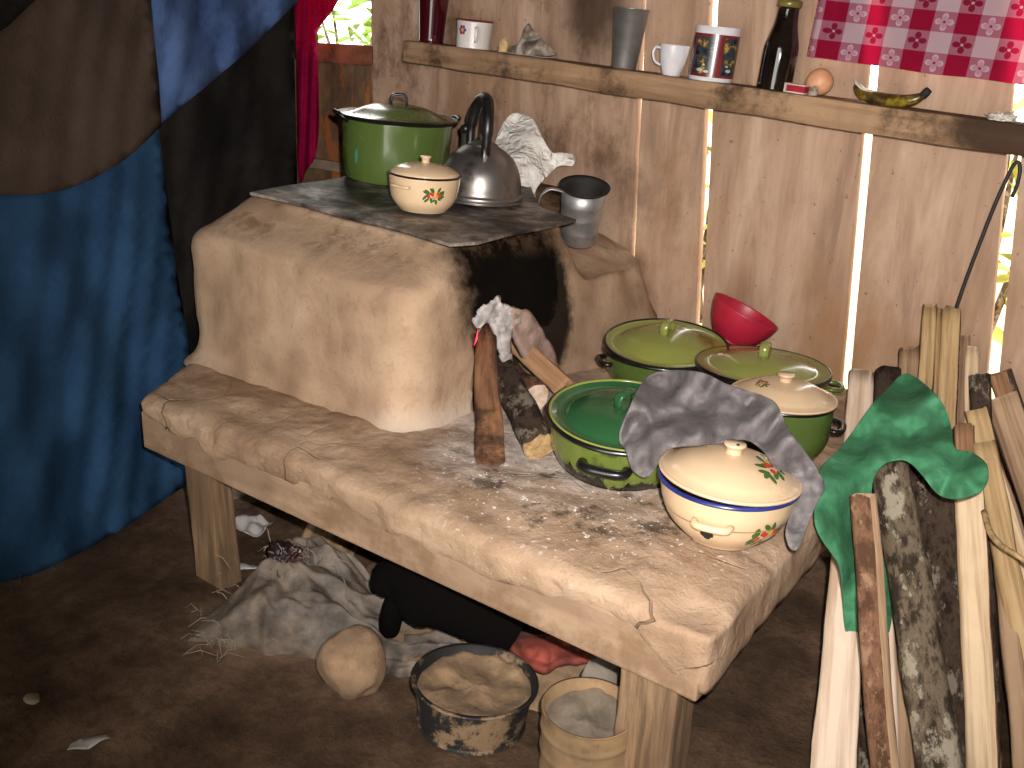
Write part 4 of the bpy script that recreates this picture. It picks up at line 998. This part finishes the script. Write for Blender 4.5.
# ------------------------------------------------------------------ checked cloth on the wall
ANG = SH_T * 1.15
o0 = aty(822, 85, 2.41); cs = .0492
ux = Vector((math.cos(ANG), 0, -math.sin(ANG))); uz = Vector((math.sin(ANG), 0, math.cos(ANG)))
v, f, uv = [], [], []; NU, NV = 60, 40; Wd, Hh = 11.0, 8.0
org = aty(817, 61, 2.412) + uz * cs   # lower left corner of the second-last row
for j in range(NV + 1):
    for i in range(NU + 1):
        u = -.55 + (Wd + .55) * i / NU; q = -1.0 + Hh * j / NV
        bl = 2.412 + .005 * nz((u, q, 0), .8, 2) - .004 * abs(nz((u * .5, q, 0), 1.1, 5))
        cu_ = max(0, .30 - u); bl -= .026 * math.sin(min(cu_ * 3.6, 3.0))
        sag = -.15 * nz((u * .3, 0, 0), 1, 4) if j == 0 else 0
        P_ = org + ux * (u * cs) + uz * ((q + sag) * cs * .89); v.append((P_.x, bl, P_.z)); uv.append((u + 2, q + 1.0 + 5))
for j in range(NV):
    for i in range(NU):
        a = j * (NU + 1) + i; f.append((a, a + 1, a + NU + 2, a + NU + 1))
ck = link('checked_cloth', v, f, MCHECK); ul = ck.data.uv_layers.new(name='weave')
for lp2 in ck.data.loops: ul.data[lp2.index].uv = uv[lp2.vertex_index]
tag(ck, 'red and white checked flower tablecloth pinned on the wall over the shelf', 'tablecloth')

# black wire hook
pts = [aty(x, y, 2.36) for x, y in ((955, 312), (966, 280), (980, 243), (994, 207), (1006, 180), (1013, 166), (1018, 162), (1020, 170), (1017, 185), (1012, 197))]
tag(link('wire_hook', *tube([Vector(q) for q in smoothprof([tuple(q) for q in pts], 4)], .0042, 8), MWIRE), 'bent black wire hook leaning on the wall above the firewood', 'wire')

# ------------------------------------------------------------------ grey rag over the pots
g = idw([(632, 430, atz(632, 430, .555)), (640, 470, atz(640, 470, .50)), (665, 380, atz(665, 380, .60)), (700, 400, atz(700, 400, .60)), (745, 400, atz(745, 400, .615)), (770, 420, atz(770, 420, .62)),
         (740, 435, atz(740, 435, .605)), (790, 450, atz(790, 450, .60)), (806, 490, atd(806, 490, 1.63)), (800, 540, atd(800, 540, 1.60)), (672, 445, atz(672, 445, .575)), (700, 440, atz(700, 440, .60))])
def gf(x, y):
    d = g(x, y) + .013 * math.sin((x * .5 + y * .86) * .12 + 3 * nz((x * .02, y * .02, 0), 1)) + .016 * nz((x * .035, y * .035, 0), 1, 3) * .5 + crumpled(x, y, 3)
    return atd(x, y, d - .015)
tag(sheet('grey_rag', [(619, 438), (626, 415), (640, 385), (655, 373), (680, 370), (705, 373), (725, 383), (752, 392), (775, 402), (788, 428), (806, 452), (820, 474), (824, 488), (812, 515), (802, 542), (794, 551), (787, 543), (786, 526), (796, 500), (793, 482), (776, 470), (760, 448), (742, 440), (716, 444), (694, 446), (668, 450), (655, 470), (645, 478), (632, 470), (626, 452)], gf, 4, MGREY, None, .005, 1),
    'crumpled dusty grey rag lying over the pots and hanging down', 'rag')

# ------------------------------------------------------------------ firewood
fw = 'firewood leaning against the wall'
def stick(tx, ty, YT, bx, by, wpix, thick, mat, label, seed, bark=None, rd=.2, bend=0, twist=.1, zfloor=0.0, taper=(1, 1)):
    a = aty(tx, ty, YT); b = atz(bx, by, zfloor)
    if zfloor: b = a + (b - a) * (a.z / (a.z - b.z))      # on down to the floor
    mid = (a + b) / 2
    return log('firewood', b, a, sizeat(mid, wpix), thick, mat, label, 'firewood', seed, bark, rd, twist, bend, fw, taper=taper)
stick(861, 374, 2.22, 830, 830, 34, .03, MPINK, 'wide pale plank of firewood nearest the mud table', 1, None, .12, taper=(1.15, .8))
stick(888, 373, 2.27, 868, 785, 30, .05, MBARKD, 'dark bark billet between the pale plank and the brown-edged stick', 2, 'all', .6)
stick(909, 352, 2.33, 905, 800, 22, .03, MGREYW, 'pale short billet just above the peak of the green rag', 3, None, .2)
stick(863, 496, 1.66, 891, 850, 27, .035, (MGREYW, MBARKR), 'half brown half pale stick standing in front of the green rag', 4, 'left', .25)
stick(880, 540, 1.90, 888, 800, 22, .03, (MPINK, MBARKR), 'thin splintered pinkish strip behind the half brown stick', 5, 'left', .2)
stick(889, 462, 1.84, 956, 860, 44, .05, MBARKL, 'mottled lichen-covered log leaning out from under the green rag', 6, 'all', .8, taper=(1.0, .9))
stick(932, 440, 2.08, 942, 785, 66, .10, MBARKD, 'broad dark bark log behind the lichen-covered log', 7, 'all', .9)
stick(967, 462, 1.98, 986, 835, 29, .035, (MPALE, MBARKR), 'straight pale plank right of the dark bark log', 8, 'edge', .12)
stick(930, 308, 2.33, 916, 772, 15, .025, MYEL, 'thin curved yellowish stick, tallest left of the wire', 9, None, .2, bend=.012)
stick(940, 311, 2.34, 922, 772, 7, .02, MYEL, 'very thin strip between the two tallest sticks', 10, None, .2)
stick(951, 312, 2.33, 930, 772, 20, .03, (MYEL, MBARKD), 'tall yellowish stick at the foot of the wire hook', 11, 'edge', .2)
stick(963, 340, 2.36, 948, 772, 15, .025, MGREYW, 'pale stick right of the tallest yellowish stick', 12, None, .2)
stick(972, 349, 2.32, 968, 772, 14, .025, MPALE, 'white topped stick beside the wall gap', 13, None, .2)
stick(979, 377, 2.24, 990, 775, 22, .04, MBARKD, 'stub ended dark bark billet right of the white topped stick', 14, 'all', .7)
stick(1000, 372, 2.37, 1090, 655, 22, .035, (MBRN, MBARKD), 'short brown billet at the upper right under the wall gap', 15, 'right', .25)
stick(1002, 398, 2.22, 1112, 725, 32, .035, MGREYW, 'wide greyish board leaning to the right edge', 16, None, .15)
stick(976, 410, 2.14, 1058, 740, 22, .035, (MYEL, MBARKD), 'yellowish billet slanting below the greyish board', 17, 'edge', .2)
stick(964, 428, 2.06, 990, 790, 20, .035, MBRN, 'brown billet half hidden behind the right lobe of the green rag', 18, None, .3)
stick(989, 462, 2.02, 1090, 790, 20, .03, MPALE, 'thin pale slanting stick crossing below the yellowish billet', 19, None, .2)
stick(984, 445, 2.04, 1056, 815, 24, .03, MYEL, 'long yellowish stick slanting to the lower right corner', 20, None, .2)
stick(1003, 560, 1.92, 1030, 815, 20, .03, MGREYW, 'cracked greyish stick standing right of the straight pale plank', 21, None, .2)
stick(878, 600, 1.80, 868, 782, 30, .05, MBARKD, 'low dark bark billet behind the half brown stick', 23, 'all', .7)
stick(905, 590, 1.86, 912, 782, 32, .05, MBARKD, 'flaking dark bark piece behind the lichen-covered log', 24, 'all', .7)

tag(link('twig', *tube([Vector(q) for q in smoothprof([tuple(aty(x, y, Y)) for x, y, Y in ((984, 512, 1.90), (990, 532, 1.84), (1002, 546, 1.80), (1018, 556, 1.78), (1040, 575, 1.76))], 4)], [.006] * 8 + [.005] * 5 + [.004] * 4, 8), MYEL), 'thin bent twig lying across the slanting firewood at the right edge', 'twig')
# green rag
gc = idw([(905, 378, aty(905, 378, 2.19)), (860, 430, aty(860, 430, 1.90)), (825, 500, aty(825, 500, 1.66)), (818, 525, aty(818, 525, 1.58)), (832, 545, aty(832, 545, 1.60)), (850, 630, aty(850, 630, 1.70)), (945, 420, aty(945, 420, 2.0)), (905, 430, aty(905, 430, 1.93)), (950, 450, aty(950, 450, 1.86)), (985, 475, aty(985, 475, 1.76)), (960, 495, aty(960, 495, 1.74)), (915, 460, aty(915, 460, 1.76)), (880, 470, aty(880, 470, 1.75)), (870, 540, aty(870, 540, 1.80)), (930, 485, aty(930, 485, 1.74))])
def gcf(x, y):
    d = gc(x, y) + .014 * math.sin((x * .55 + y * .62) * .13 + 3 * nz((x * .015, y * .015, 0), 1, 8)) + .016 * nz((x * .03, y * .03, 0), 1, 5) * .5 + .6 * crumpled(x, y, 8) - .016 * abs(math.sin((x * .45 - y * .6) * .055 + 2.5 * nz((x * .012, y * .012, 0), 1, 4)))
    return atd(x, y, d - .012)
tag(sheet('green_rag', [(905, 373), (925, 384), (942, 402), (951, 425), (955, 448), (972, 452), (988, 466), (985, 488), (962, 499), (940, 496), (924, 478), (908, 462), (890, 462), (876, 474), (872, 496), (878, 530), (886, 570), (892, 610), (888, 634), (880, 600), (872, 565), (868, 590), (864, 615), (858, 643), (846, 636), (842, 596), (839, 566), (824, 544), (814, 522), (816, 490), (820, 468), (838, 450), (855, 428), (872, 404), (888, 388)], gcf, 4, MGRN, None, .004, 1),
    'bright green rag draped over the leaning firewood', 'rag')

# ------------------------------------------------------------------ under the table
# woven sack: slumped mound
pa, pb = atz(258, 606, 0), atz(470, 665, 0)
ax = (pb - pa).normalized(); ay = Vector((-ax.y, ax.x, 0)); Ls = (pb - pa).length
NA, NB_ = 150, 100; v, f = [], []
for j in range(NB_ + 1):
    for i in range(NA + 1):
        s = -.10 + 1.25 * i / NA; q = -1 + 2 * j / NB_
        wdt = .17 * (1 - .45 * max(0, min(1, s))) * (1 + .5 * nz((s * 3, q, 0), 1.5, 5) + .12 * nz((s * 14, q, 0), 1, 5))
        P_ = pa + ax * (s * Ls) + ay * (q * wdt + .05 * s)
        e = max(0, 1 - q * q) ** .5; endf = min(1, max(0, (s + .10) / .2)) ** .5 * min(1, max(0, (1.15 - s) / .3)) ** .6
        hgt = (.115 * math.exp(-((s - .2) / .3) ** 2) + .055) * e ** .8 * endf
        fold = .016 * (1 - 2 * abs(math.sin(q * 6 - s * 5 + 2.5 * nz((s * 3, q * 2, 0), 1, 2)))) + .05 * abs(nz((s * 4, q * 3, 0), 1, 9)) - .02 + .010 * nz((s * 14, q * 9, 0), 1, 4)
        v.append((P_.x, P_.y, floor_h(P_.x, P_.y) - .004 + max(0, hgt + fold * e * endf)))
for j in range(NB_):
    for i in range(NA):
        a = j * (NA + 1) + i; f.append((a, a + 1, a + NA + 2, a + NA + 1))
t = thing('woven_sack', 'slumped dusty woven plastic sack on the dirt under the table', 'sack', (0, 0, 0))
link('sack_cloth', v, f, MSACK, t)
mb = MB(); r = random.Random(4)
for k in range(70):
    x, y = r.gauss(228, 16), r.gauss(622, 20); p = atz(x, y, .03); d = Vector((r.uniform(-.05, .02), r.uniform(-.05, .02), r.uniform(-.03, .03)))
    mb.add(tube([p, p + d * .5 + Vector((0, 0, .012)), p + d], .0009, 4))
for k in range(40):
    x, y = r.gauss(295, 22), r.gauss(562, 8); p = atz(x, y, .14); d = Vector((r.uniform(-.04, .04), r.uniform(-.03, .02), r.uniform(-.02, .04)))
    mb.add(tube([p, p + d * .5 + Vector((0, 0, .01)), p + d], .0009, 4))
o = mb.build('frayed_thread', plain('frayed_plastic', '#8a7c6c', .6), t); o['kind'] = 'stuff'
crumple('dark_wrapper', atz(285, 560, .15), (.05, .03, .035), plain('dark_wrapper', '#2a1a18', .35, 0, .3, 20, .3, dirt='#5c2020'), 5, 'dark crumpled wrapper on top of the woven sack', 'wrapper')
# boulder
p = atz(342, 700, 0) + Vector((-.02, .05, .045)); rock('boulder', p, (.068, .062, .072), MSTONE, 3, 'tan boulder lying against the woven sack', rough=.22)
# stones
def st_on(px, py, s, m, sd, lab): 
    p = atz(px, py, 0); p.z = floor_h(p.x, p.y) + s[2] * .6; rock('stone', p, s, m, sd, lab, sub=3)
st_on(394, 582, (.022, .02, .018), plain('pale_stone', '#b39f84', .95), 5, 'small pale stone behind the black puppy')
st_on(232, 496, (.05, .045, .04), MSTONEG, 9, 'grey stone in the gloom behind the left table leg')
st_on(33, 700, (.018, .014, .006), plain('mud_pebble', '#6f6250', .95), 12, 'flat pebble on the dirt floor at the far left')
# litter
def scrap(px, py, poly, label, rot, seed, lift=.012, mat=None):
    p = atz(px, py, 0); p.z = floor_h(p.x, p.y) + .004
    v2, f = tri(poly, .008); o = link('paper_scrap', [(q.x, q.y, max(.0, lift * (.5 + 1.2 * nz((q.x * 25, q.y * 25, 0), 1, seed)))) for q in v2], f, mat or MPAPER, loc=p); o.rotation_euler = (0, 0, rot)
    m = o.modifiers.new('t', 'SOLIDIFY'); m.thickness = .0012; tag(o, label, 'paper')
scrap(90, 750, [(-.035, -.012), (0, -.016), (.035, 0), (.03, .012), (-.01, .012), (-.03, .004)], 'torn white paper scrap on the dirt floor at lower left', R(60), 3)
scrap(252, 530, [(-.05, -.03), (.01, -.045), (.05, -.02), (.045, .03), (0, .04), (-.045, .025)], 'crumpled white paper behind the left table leg', R(20), 6, .035)
scrap(245, 569, [(-.04, -.014), (.01, -.018), (.042, 0), (.02, .016), (-.03, .012)], 'flat white paper scrap beside the woven sack', R(40), 8, .01)
scrap(205, 641, [(-.014, -.004), (.012, -.005), (.014, .004), (-.01, .005)], 'tiny white scrap on the dirt left of the sack', R(30), 2, .006)
# board propped under the table
b = atz(295, 598, 0); b = Vector((-1.60, 1.44, .0)); a = Vector((-1.56, 1.58, .27))
log('prop_board', b, a, .14, .025, MLEG, 'grey board propped under the table behind the sack', 'board', 31, None, .12)
# black basin
p = atz(468, 752, 0) + Vector((-.05, .07, .004)); t = thing('mud_basin', 'black plastic basin caked with dried mud in front of the sack', 'basin', p, (R(-3), R(1), 0)); k = wpx(p, 1)
r0 = 60 * k; P = smoothprof([(0, 0), (r0 * .84, 0), (r0 * .88, .006), (r0 * .94, .05), (r0, .085)], 5)
link('body', *lathe(P + [(r0 + .006, .086), (r0 + .006, .089), (r0 - .003, .089), (r0 * .9, .04), (r0 * .85, .02), (0, .02)], 64), MBASIN, t)
v, f = [], []
rr = [0, .15, .3, .45, .6, .72, .82, .9, .955]
for i, q in enumerate(rr):
    for j in range(48):
        a = 2 * math.pi * j / 48; x, y = q * r0 * math.cos(a), q * r0 * math.sin(a)
        z = .070 + .010 * q ** 3 + .012 * fbm((x, y, 0), 22, 4)
        if q > .93: z = .07 + .008 * nz((x, y, 0), 25)
        v.append((x, y, z))
for i in range(len(rr) - 1):
    for j in range(48): f.append((i * 48 + j, i * 48 + (j + 1) % 48, (i + 1) * 48 + (j + 1) % 48, (i + 1) * 48 + j))
o = link('mud', v, f, MMUDW, t); o['label'] = 'dried tan mud filling the basin'
# mud bucket
p = atz(583, 808, 0) + Vector((-.03, .045, 0)); k = wpx(p, 1); r0 = 46 * k
t = thing('mud_bucket', 'ribbed mud-coloured bucket of ash by the front right table leg', 'bucket', p, (0, 0, 0))
hB = .162; P = [(r0 * .94, 0), (r0 * .95, .004)]
for z in [i * hB / 40 for i in range(1, 41)]:
    P.append((r0 * (.95 + .05 * z / hB) + .0025 * max(0, math.cos(z * 2 * math.pi / .042)) ** 4, z))
link('body', *lathe([(0, 0)] + P + [(r0 + .002, hB + .002), (r0 - .003, hB + .001), (r0 * .93, .01), (0, .01)], 64), MCLAY, t)
v, f = [], []
for i, q in enumerate([0, .2, .4, .6, .8, .96]):
    for j in range(40):
        a = 2 * math.pi * j / 40; x, y = q * r0 * math.cos(a), q * r0 * math.sin(a); v.append((x, y, hB - .038 + .02 * (y * math.sin(im(90)) + x * math.cos(im(90))) / r0 + .012 * fbm((x, y, 0), 22, 2)))
for i in range(5):
    for j in range(40): f.append((i * 40 + j, i * 40 + (j + 1) % 40, (i + 1) * 40 + (j + 1) % 40, (i + 1) * 40 + j))
o = link('ash_fill', v, f, MASHD, t); o['label'] = 'grey ash filling the bucket'
# grey sacking behind the bucket, red scrap
g2 = lambda x, y: atz(x, y, .10 + .03 * nz((x * .03, y * .03, 0), 1, 2) - .0012 * (y - 665))
tag(sheet('grey_slab', [(584, 668), (600, 660), (622, 656), (650, 660), (660, 690), (655, 730), (600, 730), (582, 700)], g2, 7, plain('grey_mud_slab', '#7d7264', .9, 0, .12, 8, .5), None, .03), 'grey mud-coated slab standing behind the ash bucket', 'slab')
g3 = lambda x, y: atz(x, y, .075 + .016 * nz((x * .06, y * .06, 0), 1, 2) + .008 * nz((x * .15, y * .15, 0), 1, 4))
tag(sheet('red_scrap', [(509, 640), (516, 632), (530, 634), (548, 636), (570, 645), (600, 660), (580, 662), (560, 664), (545, 672), (528, 666), (516, 660)], g3, 4, MREDRAG, None, .016, 1), 'dirty red plastic piece lying behind the black basin', 'plastic')
# rubble under the animal
p = atz(470, 655, 0); 
v, f = [], []
c0 = atz(455, 648, 0)
for j in range(31):
    for i in range(31):
        x, y = -.36 + .72 * i / 30, -.2 + .4 * j / 30; e = max(0, 1 - (x / .36) ** 2) * max(0, 1 - (y / .2) ** 2)
        X, Y = c0.x + x * ax.x + y * ay.x, c0.y + .08 + x * ax.y + y * ay.y
        v.append((X, Y, floor_h(X, Y) - .003 + e ** .5 * (.05 + .02 * fbm((X, Y, 0), 9, 3))))
for j in range(30):
    for i in range(30): a = j * 31 + i; f.append((a, a + 1, a + 32, a + 31))
o = link('dirt_heap', v, f, MMUDW); tag(o, 'low heap of dry dirt and debris under the black puppy', 'dirt'); o['kind'] = 'stuff'

# black puppy lying under the table
def skin(name, pts, edges, mat, parent=None, root=0, lv=2):
    me = bpy.data.meshes.new(name); me.from_pydata([tuple(p[0]) for p in pts], edges, []); me.materials.append(mat)
    o = bpy.data.objects.new(name, me); COL.objects.link(o)
    if parent: o.parent = parent
    sk_ = o.modifiers.new('skin', 'SKIN'); sk_.use_smooth_shade = True
    for i, p in enumerate(pts):
        q = me.skin_vertices[0].data[i]; q.radius = p[1] if isinstance(p[1], tuple) else (p[1], p[1]); q.use_root = (i == root)
    s = o.modifiers.new('sub', 'SUBSURF'); s.levels = s.render_levels = lv
    return o
def A(x, y, z): return atz(x, y, z)
base = [
    (A(480, 600, .150), .085),   # 0 hips
    (A(440, 588, .165), .090),   # 1 ribs
    (A(412, 580, .170), .078),   # 2 shoulders
    (A(396, 576, .172), .052),   # 3 neck
    (A(384, 582, .162), .040),   # 4 head
    (A(372, 592, .145), .020),   # 5 muzzle
    (A(505, 612, .125), .060),   # 6 rump
    (A(524, 626, .080), .018),   # 7 tail root
    (A(400, 600, .130), .034),   # 8 fore upper
    (A(389, 618, .085), .026),   # 9 elbow
    (A(390, 640, .045), .023),   # 10 paw
    (A(490, 622, .090), .045),   # 11 thigh
    (A(466, 630, .070), .026),   # 12 hock
]
ed = [(0, 1), (1, 2), (2, 3), (3, 4), (4, 5), (0, 6), (6, 7), (2, 8), (8, 9), (9, 10), (6, 11), (11, 12)]
pup = skin('black_puppy', base, ed, MFUR); tag(pup, 'black puppy lying under the table behind the woven sack', 'dog')
for s_, (x, y) in ((1, (392, 572)), (-1, (380, 572))):
    p = A(x, y, .175); v, f = ico(1, 3); o = link('ear', [Vector((q.x * .016, q.y * .008, q.z * .02)) for q in v], f, MFUR, pup, loc=p)

# ------------------------------------------------------------------ render look
vs = S.view_settings; vs.view_transform = 'Standard'; vs.look = 'None'; vs.exposure = 0; vs.gamma = 1; vs.use_curve_mapping = False
